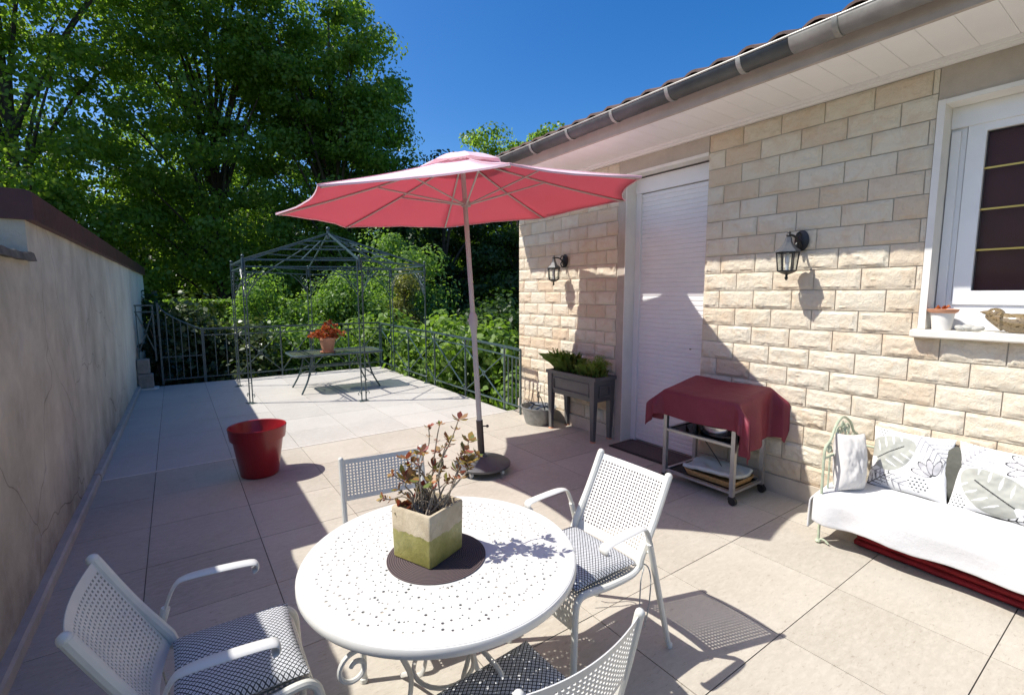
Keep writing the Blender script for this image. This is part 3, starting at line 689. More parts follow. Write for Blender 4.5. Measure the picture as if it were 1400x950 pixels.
b = MB(); b.lathe([(.02, .052), (.235, .052), (.252, .06), (.255, .078), (.235, .092), (.10, .115), (.045, .135), (.04, .15)], seg=48); ub = b.build('base', 'dark_base', um, Vector((2.205, 3.61, 0))-org)
b = MB(); off = org-Vector((2.205, 3.61, 0)); b.tube([off+ax*.12, off+ax*.455], .031, 16); b.rod(off+ax*.40+rt*.03, off+ax*.40+rt*.06, .006); b.ball(off+ax*.40+rt*.07, .014); b.build('socket_tube', 'brown_metal', ub)
for k in range(4):
    a = k*PI/2+.5; b = MB(); cx, cy = .2*math.cos(a), .2*math.sin(a); b.rod((cx-.012, cy, .02), (cx+.012, cy, .02), .02, 12); b.rod((cx, cy, .03), (cx, cy, .055), .008); b.build('castor', 'pvc_white', ub)

# ------------------------------------------------------------------ gazebo
GC = Vector((2.25, 8.71, 0)); GR = 1.625
gz = thing('gazebo', 'dark green hexagonal iron gazebo frame without cover at the far end of the terrace', 'gazebo', GC)
hexp = [Vector((GR*math.cos(R(-90+60*k)), GR*math.sin(R(-90+60*k)), 0)) for k in range(6)]
ZT, ZL, ZA = 2.09, 1.99, 2.63
for k in range(6):
    p = hexp[k]; nxt = (hexp[(k+1) % 6]-p).normalized(); prv = (hexp[k-1]-p).normalized(); rad = p.normalized(); tan = Vector((-rad.y, rad.x, 0))
    b = MB()
    for s in (-1, 1): b.tube([p+tan*s*.032, p+tan*s*.032+Vector((0, 0, ZT))], .0105, 4)
    for z in np.arange(.3, 2, .42): b.bar(p+tan*.03+Vector((0, 0, z)), p-tan*.03+Vector((0, 0, z)), .009)
    b.tube([p+Vector((0, 0, ZL-.05)), p+Vector((0, 0, ZT+.03))], .02, 8); b.ball(p+Vector((0, 0, ZT+.055)), .022)
    po = b.build('post', 'green_metal', gz)
    b = MB(); b.add([(x, y, z) for z in (0, .006) for x, y in ((-.07, -.045), (.07, -.045), (.07, .045), (-.07, .045))], [(3, 2, 1, 0), (4, 5, 6, 7), (0, 1, 5, 4), (1, 2, 6, 5), (2, 3, 7, 6), (3, 0, 4, 7)], Matrix.Translation(p) @ Matrix.Rotation(R(60*k), 4, 'Z'))
    for s in (-1, 1):
        b.tube(smooth([p+tan*s*q+Vector((0, 0, z)) for q, z in ((.034, .01), (.036, .10), (.06, .145), (.085, .12), (.07, .10))], 4), .0055, 6)
    b.build('foot', 'green_metal', po)
    for d in (nxt, prv):
        b = MB(); f = lambda u, z: p+d*u+Vector((0, 0, ZL-z))
        b.tube(smooth([f(.03, .42), f(.10, .30), f(.22, .15), f(.42, .02)], 6), .008, 6); b.tube(smooth([f(.03, .33), f(.13, .22), f(.20, .10), f(.30, .02)], 5), .0055, 6)
        for c0, r0 in (((.075, .12), .05), ((.16, .06), .035), ((.06, .24), .035)):
            b.tube([f(c0[0]+r0*(1-i/16*.6)*math.cos(i*.55), c0[1]+r0*(1-i/16*.6)*math.sin(i*.55)) for i in range(16)], .005, 5)
        b.build('corner_scroll', 'green_metal', po)
for k in range(6):
    a, c = hexp[k], hexp[(k+1) % 6]; b = MB()
    for z, w_ in ((ZT, .024), (ZL, .02)): b.bar(a+Vector((0, 0, z)), c+Vector((0, 0, z)), w_)
    b.build('eaves_beam', 'green_metal', gz)
    b = MB(); b.bar(a+Vector((0, 0, ZT)), Vector((0, 0, ZA)), .028, .02); b.build('roof_rib', 'green_metal', gz)
    for s in (.36, .68):
        q = lambda v: v*(1-s)+Vector((0, 0, ZT*(1-s)+ZA*s)); b = MB(); b.bar(q(a), q(c), .022); b.build('roof_purlin', 'green_metal', gz)
    s = .36; md = (a+c)/2; b = MB(); b.bar(md+Vector((0, 0, ZT)), md*(1-.68)+Vector((0, 0, ZT*(1-.68)+ZA*.68)), .014); b.build('roof_lath', 'green_metal', gz)
b = MB(); b.tube([(0, 0, ZA-.09), (0, 0, ZA+.05)], .024, 10); b.ball((0, 0, ZA+.085), .032, 14); b.build('finial', 'green_metal', gz)

# table inside the gazebo
TG = Vector((2.22, 8.46, 0)); tz = .62
gt = thing('garden_table', 'rectangular dark green metal table with mottled glass top under the gazebo', 'table', TG)
def rrect(hx, hy, c, n=6): 
    out = []
    for sx, sy, a0 in ((1, -1, -90), (1, 1, 0), (-1, 1, 90), (-1, -1, 180)):
        for i in range(n+1): a = R(a0+90*i/n); out.append((sx*(hx-c)+c*math.cos(a), sy*(hy-c)+c*math.sin(a)))
    return out
o_ = rrect(.735, .385, .13); b = MB(); n = len(o_)
b.add([(x, y, z) for z in (tz-.012, tz-.002) for x, y in rrect(.725, .375, .125)], [tuple(range(n-1, -1, -1)), tuple(range(n, 2*n))]+[(i, (i+1) % n, n+(i+1) % n, n+i) for i in range(n)]); b.build('glass_top', 'mottled_table_glass', gt)
b = MB(); b.tube([(x, y, tz-.006) for x, y in o_], .017, 8, closed=True); b.bar((-.42, -.37, tz-.02), (-.42, .37, tz-.02), .025); b.bar((-.36, -.37, tz-.02), (-.36, .37, tz-.02), .02); b.build('top_frame', 'green_metal', gt)
for sx in (-1, 1):
    for sy in (-1, 1):
        b = MB(); b.tube(smooth([(sx*.46, sy*.30, tz-.02), (sx*.48, sy*.30, .42), (sx*.53, sy*.33, .22), (sx*.64, sy*.37, 0)], 5), .014, 8); b.build('leg', 'green_metal', gt)
    b = MB(); b.tube(smooth([(sx*.54, -.33, .21), (sx*.45, -.15, .30), (sx*.45, .15, .30), (sx*.54, .33, .21)], 5), .01, 8); b.tube(smooth([(sx*.47, -.30, .36), (sx*.30, 0, .42), (sx*.47, .30, .36)], 5), .009, 8); b.build('brace', 'green_metal', gt)
b = MB(); b.tube([(-.36, 0, .41), (.36, 0, .41)], .012, 8); b.tube([(-.34, -.2, .43), (.34, -.2, .43)], .012, 8); b.build('stretcher', 'green_metal', gt)
P0 = (2.075, 8.36, tz)
tp = thing('terracotta_pot', 'small terracotta pot and saucer on the gazebo table', 'flower pot', P0)
b = MB(); b.lathe([(.02, .0), (.115, .0), (.13, .022), (.12, .022), (.10, .008), (.02, .008)], seg=32); b.build('saucer', 'terracotta', tp)
b = MB(); b.lathe([(.02, .01), (.085, .01), (.128, .21), (.135, .215), (.137, .25), (.125, .252), (.118, .225), (.02, .22)], seg=32); b.build('pot_body', 'terracotta', tp)
b = MB(); b.lathe([(.001, .226), (.117, .226)], seg=24, closed=True); b.build('soil', 'soil', tp)
pts, cs = clumps([((-.12, 0, .33), (.14, .14, .08)), ((.1, .02, .31), (.16, .13, .08)), ((.03, 0, .43), (.12, .1, .11))], 36, 900, .055)
V, n = leaves(pts, .05, bw=.4, aspect=.45); rp = thing('rust_plant', 'bushy orange leaved plant growing in the terracotta pot on the gazebo table', 'plant', P0)
link('foliage', npmesh('foliage', V, n, 6, 'rust_leaf'), rp)
b = MB()
for c in cs[::2]: b.tube([(0, 0, .22), tuple(c*.55+np.array([0, 0, .1])), tuple(c)], .004, 5)
b.build('stem', 'twig', rp)

# ------------------------------------------------------------------ railings and gate
def xpanel(b, a, c, z0, z1):
    a = Vector(a); c = Vector(c); e = lambda p, z: Vector((p.x, p.y, z))
    b.bar(e(a, z0), e(c, z1), .014); b.bar(e(a, z1), e(c, z0), .014); m = (a+c)/2; d = (c-a).normalized(); b.tube([e(m, (z0+z1)/2)+d*.035*math.cos(t*PI/5)+Vector((0, 0, .035*math.sin(t*PI/5))) for t in range(10)], .009, 6, closed=True)
def railing(name, label, pts, panels, ztop, group):
    t = thing(name, label, 'railing', (*pts[0], 0), group=group); inv = Matrix.Translation(-Vector((*pts[0], 0)))
    class B_(MB):
        def add(s, vs, fs, mat=None): return MB.add(s, vs, fs, inv)
    b = B_(); P = [Vector((*p, 0)) for p in pts]
    zr = ztop if isinstance(ztop, (list, tuple)) else [ztop]*len(P)
    for dz, w_ in ((0, .03), (-.115, .018)): b.tube([p+Vector((0, 0, z+dz)) for p, z in zip(P, zr)], w_*.7, 4)
    b.tube([p+Vector((0, 0, .10)) for p in P], .013, 4); b.build('rails', 'green_metal', t)
    for i, p in enumerate(P):
        b = B_(); b.bar(p+Vector((0, 0, -.12)), p+Vector((0, 0, zr[i])), .022); b.build('post', 'green_metal', t)
        if i < len(P)-1:
            b = B_(); kind = panels[i]
            if kind == 'x':
                xpanel(b, p, P[i+1], .10, min(zr[i], zr[i+1])-.115); m0 = (P[i+1]-p).normalized()
                for q, s in ((p, 1), (P[i+1], -1)):   # quarter ring brackets at the top
                    b.tube([q+m0*s*(.115*math.sin(R(a)))+Vector((0, 0, zr[i]-.115*math.cos(R(a))+.0)) for a in range(0, 91, 15)], .006, 5)
                b.build('cross_panel', 'green_metal', t)
            else:
                for j in range(1, kind+1): q = p.lerp(P[i+1], j/(kind+1)); b.bar(q+Vector((0, 0, .10)), q+Vector((0, 0, zr[i]-.115)), .014)
                b.build('baluster_panel', 'green_metal', t)
    return t
railing('railing', 'dark green iron railing with crossed bars along the right edge of the terrace', [(3.70, 10.30), (3.70, 8.80), (3.69, 7.62), (3.69, 6.53), (3.69, 5.44), (3.69, 5.06)], ['x', 'x', 'x', 'x', 3], [.96, .94, .93, .91, .88, .865], 'terrace railings')
railing('railing', 'dark green iron railing with crossed bars behind the gazebo', [(.40, 10.34), (.93, 10.34), (1.68, 10.34), (2.25, 10.34), (3.0, 10.34), (3.68, 10.34)], [2, 'x', 'x', 'x', 'x'], .975, 'terrace railings')
gt2 = thing('garden_gate', 'dark green iron gate with dipped top rail and upright bars in the shaded far corner', 'gate', (-.24, 10.34, 0))
b = MB(); b.bar((0, 0, .02), (0, 0, 1.45), .03); b.bar((.62, 0, .02), (.62, 0, 1.0), .028)
tp_ = lambda u: 1.43-.46*(u/.62)**.62
b.tube([(u, 0, tp_(u)) for u in np.linspace(0, .62, 14)], .013, 6); b.bar((0, 0, .1), (.62, 0, .1), .022); b.bar((0, 0, .5), (.62, 0, .5), .018); b.build('gate_frame', 'green_metal', gt2)
b = MB()
for j in range(1, 6): u = .62*j/6; b.bar((u, 0, .1), (u, 0, tp_(u)-.01), .014)
b.build('gate_bars', 'green_metal', gt2)
fp = thing('railing', 'short dark green iron railing end with crossed bars standing against the wall', 'railing', (-.56, 10.30, 0), group='terrace railings')
b = MB(); b.bar((0, 0, 1.41), (.27, 0, 1.41), .026); b.bar((0, 0, 1.30), (.27, 0, 1.30), .02); b.bar((.25, 0, .45), (.25, 0, 1.41), .024); b.bar((.02, 0, .45), (.02, 0, 1.41), .016); b.bar((.02, 0, 1.29), (.25, 0, .6), .016); b.bar((.25, 0, 1.29), (.02, 0, .6), .016); b.build('rails', 'green_metal', fp)
for (x, y, sx, sy, z0, h, lab) in ((-.47, 10.16, .105, .09, .02, .24, 'lower grey concrete block stacked in the far corner by the wall'), (-.49, 10.17, .085, .08, .262, .25, 'upper grey concrete block stacked in the far corner by the wall')):
    b = MB(); b.box((-sx, -sy, 0), (sx, sy, h), bev=.012); o = b.build('concrete_block', 'concrete', None, (x, y, z0)); o.rotation_euler.z = random.uniform(-.1, .1); tag(o, lab, 'block', 'concrete blocks by the gate')
b = MB(); b.box((-.16, -.13, 0), (.16, .13, .02), bev=.004); tag(b.build('stone_slab', 'sill_stone', None, (-.46, 10.14, 0)), 'pale flat slab under the concrete blocks by the wall', 'slab')

# ------------------------------------------------------------------ red pot
rp_ = thing('plant_pot', 'large empty glossy red plastic plant pot standing on the tiles', 'plant pot', (.535, 4.70, 0))
b = MB(); b.lathe([(.01, .012), (.135, .012), (.148, .004), (.155, .012), (.203, .33), (.222, .335), (.236, .44), (.232, .445), (.222, .44), (.205, .36), (.19, .33), (.14, .03), (.01, .03)], seg=64); b.build('pot_body', 'red_plastic', rp_)

# ------------------------------------------------------------------ round table
TC = (.698, 1.418, 0); TZ = .72; TR = .453
tb = thing('round_table', 'round white perforated metal table with scrolled legs', 'table', TC)
polys = []
def hole(x, y, r): polys.append((x, y, r))
def ok(x, y, r): return all((x-a)**2+(y-c)**2 > (r+q+.0035)**2 for a, c, q in polys)
for ring, (r0, am, k, phs) in enumerate([(.378, .022, 9, 0), (.378, .022, 9, PI), (.33, .03, 9, .6), (.33, .03, 9, .6+PI), (.28, .028, 9, .2), (.28, .028, 9, .2+PI), (.23, .022, 9, .8), (.23, .022, 9, .8+PI), (.195, .012, 9, 0)]):
    n = int(2*PI*r0/.0245)
    for i in range(n):
        a = 2*PI*i/n; r = r0+am*math.sin(k*a+phs); q = .0033 if (i % 5) else .0052
        if ring < 4 and i % 3 == 0: q = .0044
        x, y = r*math.cos(a), r*math.sin(a)
        if ok(x, y, q): hole(x, y, q)
vco = []; fcs = []; nse = 96
for i in range(nse): a = 2*PI*i/nse; vco.append(Vector((TR*math.cos(a), TR*math.sin(a))))
fcs.append(list(range(nse)))
for x, y, r in polys:
    o = len(vco); vco += [Vector((x+r*math.cos(k*PI/3.5), y+r*math.sin(k*PI/3.5))) for k in range(7)]; fcs.append(list(range(o, o+7)))
res = delaunay_2d_cdt(vco, [], fcs, 0, 1e-6, True)
b = MB(); keep = [f for f, of in zip(res[2], res[5]) if of == [0]]
b.add([(v.x, v.y, TZ) for v in res[0]], [tuple(f) for f in keep])
o = b.build('tabletop', 'white_metal', tb); o.data.polygons.foreach_set('use_smooth', [False]*len(o.data.polygons)); solid(o, .0025, -1)
b = MB(); b.lathe([(TR-.002, -.0002), (TR+.004, -.0022), (TR+.0075, -.0075), (TR+.0075, -.024), (TR+.004, -.03), (TR-.004, -.03), (TR-.002, -.022), (TR+.001, -.004)], (0, 0, TZ), 96, closed=True); b.build('rim', 'white_metal', tb)
lg = MB(); V3 = lambda r, z, t=0: (r, t, z)
lg.tube(smooth([V3(.06, .69), V3(.15, .665), V3(.195, .56), V3(.16, .42), V3(.125, .30), V3(.17, .15), V3(.30, .06), V3(.36, .012)], 6), .0095, 8, flat=(1, .6))
lg.tube(smooth([V3(.05, .62), V3(.13, .555), V3(.22, .512), V3(.30, .502)], 6)[:-1]+[V3(.312+.056*(1-i/30*.72)*math.cos(PI/2-i*.24), .446+.056*(1-i/30*.72)*math.sin(PI/2-i*.24)) for i in range(31)], .0082, 7)
lg.tube(smooth([V3(.225, .515), V3(.262, .545), V3(.25, .60), V3(.215, .635), V3(.20, .675)], 5), .006, 6)
lg.tube([V3(.285+.028*(1-i/20*.7)*math.cos(PI+i*.36), .575+.028*(1-i/20*.7)*math.sin(PI+i*.36)) for i in range(20)], .0055, 6)
lg.tube([V3(.155+.030*math.cos(i*PI/8), .605+.06*math.sin(i*PI/8)) for i in range(16)], .0085, 7, closed=True)
lm = lg.mesh('leg', 'white_metal')
for k in range(4):
    o = link('leg', lm, tb); o.rotation_euler.z = R(183+90*k)
b = MB(); b.tube([(.105*math.cos(a), .105*math.sin(a), .30) for a in np.linspace(0, 2*PI, 24)[:-1]], .008, 7, closed=True); b.build('brace_ring', 'white_metal', tb); b = MB(); b.tube([(.20*math.cos(a), .20*math.sin(a), .69) for a in np.linspace(0, 2*PI, 40)[:-1]], .008, 7, closed=True); b.build('brace_ring', 'white_metal', tb)
for a0 in (20, 65, 110, 155):
    pass
b = MB(); b.lathe([(.001, .0045), (.160, .0045), (.165, .003), (.165, 0), (.001, 0)], seg=64, closed=True); tag(b.build('placemat', 'woven_placemat', None, (.672, 1.402, TZ+.001)), 'round dark brown woven placemat in the middle of the white table', 'placemat')
# cube planter and plant
ca = R(23); S = .172; c0 = Vector((.612, 1.322, 0)); ex = Vector((math.cos(ca), math.sin(ca), 0)); ey = Vector((-math.sin(ca), math.cos(ca), 0)); pc = c0+(ex+ey)*S/2
cp = thing('cube_planter', 'square cream and olive green glazed ceramic planter on the placemat', 'planter', (pc.x, pc.y, TZ+.006), ca)
h = S/2; H_ = .175; t_ = .012; b = MB()
ring = lambda r, z, rd=.008: [(x, y, z) for x, y in rrect(r, r, rd, 3)]
rs_ = [ring(h-.006, 0), ring(h-.003, .004), ring(h-.002, .06), ring(h, H_-.006), ring(h-.003, H_), ring(h-t_, H_), ring(h-t_-.002, H_-.03), ring(h-t_-.01, .02)]
n = len(rs_[0]); vs = [p for r_ in rs_ for p in r_]; b.add(vs, [(i*n+k, i*n+(k+1) % n, (i+1)*n+(k+1) % n, (i+1)*n+k) for i in range(len(rs_)-1) for k in range(n)]+[tuple(range(n-1, -1, -1)), tuple(range((len(rs_)-1)*n, len(rs_)*n))]); b.build('planter_body', 'olive_glaze', cp)
b = MB(); b.sheet(lambda u, v: ((u-.5)*2*(h-t_-.001), (v-.5)*2*(h-t_-.001), H_-.03+.012*noise.noise(Vector((u*6, v*6, 1)))), 12, 12); b.build('soil', 'soil', cp)
def ray_at(px, py, ref):     # world point where a sight line passes at the distance of ref
    d = fwd+rt*((px-700)/655.7)-upv*((py-475)/655.7); r_ = Vector(ref); t = math.hypot(r_.x, r_.y)/math.hypot(d.x, d.y); return Vector((0, 0, 1.6))+d*t
sp = thing('succulent', 'leggy succulent with red and yellow leaf rosettes growing in the square planter', 'plant', (pc.x, pc.y, TZ+H_))
tips = [(627, 573, 1), (601, 580, .5), (586, 584, .6), (641, 602, 1.3), (612, 600, .8), (576, 617, .9), (600, 616, .9), (556, 627, 1.2), (566, 632, 1.1), (592, 640, 1.2), (557, 655, 1.7), (523, 680, .6), (537, 648, .6), (545, 668, .7), (651, 622, .8), (640, 632, 1.3), (626, 645, 1.2), (589, 658, .9), (575, 668, .9), (610, 658, .9), (604, 640, .8), (560, 684, 1.2), (545, 693, 1.3), (634, 615, 1)]
b = MB(); LV = []
for i, (px, py, sz) in enumerate(tips):
    ref = pc+Vector((random.uniform(-.05, .05), random.uniform(-.05, .05), 0)); T = ray_at(px, py, ref)
    base = Vector((pc.x, pc.y, TZ+H_-.02))+Vector((random.uniform(-.05, .05), random.uniform(-.05, .05), 0))
    k = .35+.3*random.random(); mid = base.lerp(T, k)+Vector((random.uniform(-.015, .015), random.uniform(-.015, .015), -.02 if px < 550 else .01))
    if px < 550: mid = base+Vector((0, 0, .03))+(T-base)*.45
    pt = smooth([base, mid, base.lerp(T, .8)+Vector((random.uniform(-.01, .01), random.uniform(-.01, .01), 0)), T], 5)
    loc = [p-Vector((pc.x, pc.y, TZ+H_)) for p in pt]; nn_ = len(loc); b.tube(loc, [.0034-.0018*j/nn_ for j in range(nn_)], 6)
    dirn = (loc[-1]-loc[-4]).normalized()
    spots = [(loc[-1], 1.0)]+[(loc[int(nn_*f)], .62) for f in (.5, .64, .76, .88) if random.random() < .55]
    for q, ss in spots:
        m = random.choice((6, 7, 8, 9)) if ss == 1 else 4
        for j in range(m):
            a = 2*PI*j/m+random.random(); o1 = dirn.orthogonal().normalized(); o2 = dirn.cross(o1); d = (o1*math.cos(a)+o2*math.sin(a)+dirn*random.uniform(.1, .9)).normalized()
            L = .024*sz*ss*random.uniform(.75, 1.3)+.006; wv = d.cross(dirn).normalized()*L*.27; up_ = d.cross(wv).normalized()*L*.09
            LV += [q, q+d*L*.45+wv*.8+up_, q+d*L*.75+wv+up_, q+d*L*1.05, q+d*L*.75-wv+up_, q+d*L*.45-wv*.8+up_]
for i in range(26):
    a = random.uniform(0, 2*PI); r_ = random.uniform(0, .055); bb = Vector((r_*math.cos(a), r_*math.sin(a), -.025)); b.tube([bb, bb+Vector((random.uniform(-.02, .02), random.uniform(-.02, .02), random.uniform(.03, .1)))], .0016, 5)
b.build('stem', 'twig', sp)
V = np.array([tuple(p) for p in LV]); link('rosettes', npmesh('rosettes', V, len(V)//6, 6, 'succulent_leaf'), sp)

# ------------------------------------------------------------------ armchairs (front = +x)
def perf_panel(f, nu, nv, border, name, mat, fill=.5, mb=(0, 0)):
    """sheet f(u,v) with nu x nv square holes inside a solid border"""
    us = [0]; 
    for i in range(nu): w_ = (1-2*border[0])/nu; us += [border[0]+w_*i+(w_*(1-fill)/2), border[0]+w_*i+w_*(1+fill)/2]
    us.append(1); vs_ = [0]
    for i in range(nv): w_ = (1-border[1]-border[2])/nv; vs_ += [border[1]+w_*i+(w_*(1-fill)/2), border[1]+w_*i+w_*(1+fill)/2]
    vs_.append(1); b = MB(); W = len(us); b.v = [tuple(f(u, v)) for v in vs_ for u in us]
    b.f = [(j*W+i, j*W+i+1, (j+1)*W+i+1, (j+1)*W+i) for j in range(len(vs_)-1) for i in range(W-1) if not (i % 2 == 1 and j % 2 == 1)]
    return b
def make_chair():
    t = thing('garden_armchair', '', 'chair', group='white perforated armchairs at the table')
    hw = .205; zb, zt = .43, .795; xb, xt = -.105, -.285
    for s in (-1, 1):
        b = MB(); b.tube(smooth([(xt, s*hw, zt), (xt*.55+xb*.45, s*hw, zt*.55+zb*.45), (xb-.012, s*hw, zb+.05)], 5)+smooth([(xb, s*hw, zb+.01), (xb+.05, s*hw, zb-.012), (.08, s*hw, zb-.012), (.20, s*hw, zb+.002), (.242, s*hw, zb-.008), (.262, s*(hw+.003), zb-.045), (.268, s*(hw+.006), .30), (.281, s*(hw+.012), .0)], 5), [.0175]*12+[.0145]*34, 10); b.ball((xt-.002, s*hw, zt+.002), .0178, 10); b.build('side_frame', 'cream_metal', t)
        b = MB(); ya = s*.245
        b.tube(smooth([(.138, ya, .596), (.152, ya, .604), (.150, ya, .622), (.128, ya, .630), (.05, ya, .637), (-.055, ya, .640), (-.095, ya, .622), (-.125, ya*.995, .55)], 4), [.0235]*19+[.0225, .021, .019, .018, .0175, .017, .017, .017, .017, .017], 12, flat=(1.0, .30), up=(0, 1, 0))
        b.build('armrest', 'white_metal', t)
        b = MB(); b.tube([(-.123, ya*.995, .555), (-.205, ya*.985, .28), (-.295, ya*.95, .0)], [.0135, .013, .0125], 10); b.rod((-.137, ya*.99, .51), (-.14, s*hw, .50), .008); b.build('rear_leg', 'cream_metal', t)
        b = MB(); b.lathe([(.012, 0), (.015, .002), (.015, .018), (.011, .022)], (-.297, ya*.95, -.0), 10); b.lathe([(.012, 0), (.0155, .002), (.0155, .018), (.011, .022)], (.2815, s*(hw+.012), 0), 10); b.build('foot_cap', 'cream_metal', t)
    bow = lambda u: .03*4*u*(1-u)
    b = perf_panel(lambda u, v: (xb+(xt-xb)*(.04+.96*v)-bow(u)*.9, -hw+2*hw*u, zb+.02+(zt-zb-.02)*v-bow(u)*.35), 22, 20, (.045, .10, .07), 'backrest', 'white_metal', .52)
    o = b.build('backrest', 'white_metal', t, ang=60); o.data.polygons.foreach_set('use_smooth', [False]*len(o.data.polygons)); solid(o, .003)
    def seatf(u, v):
        y = -hw+2*hw*u
        if v < .8: q = v/.8; return (xb+.01+(.235-xb-.01)*q, y, zb-.004-.012*math.sin(PI*q))
        q = (v-.8)/.2; return (.235+.03*math.sin(q*PI/2), y, zb-.004-.10*q*q-.03*q)
    b = perf_panel(seatf, 22, 25, (.045, .03, .06), 'seat', 'white_metal', .5); o = b.build('seat', 'cream_metal', t, ang=60); o.data.polygons.foreach_set('use_smooth', [False]*len(o.data.polygons)); solid(o, .003)
    return t
def make_side_chair():
    t = thing('garden_chair', '', 'chair', group='white perforated chairs without arms')
    hw = .200; zt = .795; xt = -.285; xs = -.205; zs = .425
    for s in (-1, 1):
        b = MB(); b.tube(smooth([(xt, s*hw, zt), (-.250, s*hw, .63), (xs-.008, s*hw, .47), (xs-.004, s*hw, .40), (-.225, s*(hw+.004), .22), (-.262, s*(hw+.012), 0)], 5), .0128, 10); b.ball((xt-.001, s*hw, zt+.002), .0132, 10); b.lathe([(.012, 0), (.016, .002), (.016, .018), (.011, .022)], (-.262, s*(hw+.012), 0), 10); b.build('rear_leg', 'cream_metal', t)
        b = MB(); b.tube(smooth([(xs-.002, s*hw, zs-.012), (-.05, s*hw, zs-.014), (.12, s*hw, zs-.004), (.165, s*hw, zs-.014), (.184, s*(hw+.003), zs-.055), (.190, s*(hw+.006), .28), (.202, s*(hw+.012), 0)], 5), .0128, 10); b.lathe([(.012, 0), (.016, .002), (.016, .018), (.011, .022)], (.202, s*(hw+.012), 0), 10); b.build('front_leg', 'cream_metal', t)
    bow = lambda u: .03*4*u*(1-u)
    b = perf_panel(lambda u, v: (-.246+(xt+.246)*v-bow(u)*.9, -hw+2*hw*u, .600+(zt-.600)*v-bow(u)*.35), 22, 11, (.045, .10, .10), 'backrest', 'white_metal', .52)
    o = b.build('backrest', 'white_metal', t, ang=60); o.data.polygons.foreach_set('use_smooth', [False]*len(o.data.polygons)); solid(o, .003)
    def seatf(u, v):
        y = -hw+2*hw*u
        if v < .82: q = v/.82; return (xs+.01+(.165-xs-.01)*q, y, zs-.006-.012*math.sin(PI*q))
        q = (v-.82)/.18; return (.165+.022*math.sin(q*PI/2), y, zs-.006-.07*q*q-.02*q)
    b = perf_panel(seatf, 22, 23, (.045, .03, .06), 'seat', 'white_metal', .5); o = b.build('seat', 'cream_metal', t, ang=60); o.data.polygons.foreach_set('use_smooth', [False]*len(o.data.polygons)); solid(o, .003)
    return t
spots = [('a', (1.450, 1.478), 180, 'white armchair to the right of the round table, standing in full sun'),
    ('a', (.030, 1.655), -1, 'white armchair left of the round table, in the shade by the old wall'),
    ('s', (.780, 2.025), 263, 'white armless chair behind the round table, near the parasol base'),
    ('s', (.695, 1.012), 94, 'white armless chair in the near foreground, only its backrest and cushion in view')]
first_ = {'a': make_chair(), 's': make_side_chair()}; used_ = set()
for kd, xy, a, lab in spots:
    o = dup(first_[kd]) if kd in used_ else first_[kd]; used_.add(kd); o.location = (*xy, 0); o.rotation_euler.z = R(a); o['label'] = lab
# seat cushions
def cushion_mesh(name, hx, hy, hz, mat, pw=3.2, n=26):
    me = MB(); uv = []
    for side in (1, -1):
        o = len(me.v)
        for j in range(n+1):
            for i in range(n+1):
                u, v = i/n*2-1, j/n*2-1
                pr = max(0, (1-abs(u)**pw))*max(0, (1-abs(v)**pw)); z = hz*pr**.38
                pin = 1-.06*(abs(u)**4)*(1-abs(v)**2)-0
                x, y = u*hx*(1-.05*(1-v*v)*abs(u)**3), v*hy*(1-.05*(1-u*u)*abs(v)**3)
                z += .006*noise.noise(Vector((u*3, v*3, 2+hz*100)))*pr
                me.v.append((x, y, hz+side*z)); uv.append((i/n, j/n))
        for j in range(n):
            for i in range(n):
                q = (o+j*(n+1)+i, o+j*(n+1)+i+1, o+(j+1)*(n+1)+i+1, o+(j+1)*(n+1)+i); me.f.append(q if side > 0 else q[::-1])
    m = me.mesh(name, mat, 80); ul = m.uv_layers.new(name='UVMap'); idx = np.zeros(len(m.loops), dtype=np.int32); m.loops.foreach_get('vertex_index', idx); ul.data.foreach_set('uv', np.array(uv, dtype=np.float32)[idx].ravel()); return m
cm = cushion_mesh('seat_pad', .175, .20, .030, 'lattice_fabric')
cush = [((1.450, 1.478), 180, .075, 'lattice patterned seat cushion on the sunlit armchair to the right of the table'), ((.030, 1.655), -1, .065, 'lattice patterned seat cushion on the shaded armchair by the old wall'), ((.780, 2.025), 263, -.02, 'lattice patterned seat cushion on the armless chair behind the table, mostly hidden by the table'), ((.695, 1.012), 94, -.02, 'lattice patterned seat cushion on the foreground chair, dappled by the table holes')]
for xy, a, dx, lab in cush:
    t = thing('seat_cushion', lab, 'cushion', (xy[0]+math.cos(R(a))*dx, xy[1]+math.sin(R(a))*dx, .428), R(a), 'lattice seat cushions'); link('pad', cm, t)
    b = MB()
    for s in (-1, 1):
        q = Vector((-.155, s*.19, .02)); b.tube(smooth([q, q+Vector((-.05, s*.03, .0)), q+Vector((-.06, s*.05, -.05)), q+Vector((-.05, s*.055, -.16)), q+Vector((-.06+.03*s, s*.05, -.27))], 5), .003, 5); b.tube(smooth([q, q+Vector((-.03, s*.035, .005)), q+Vector((-.01, s*.04, -.06)), q+Vector((.0, s*.045, -.23))], 5), .003, 5)
    b.build('tie', 'rope', t)

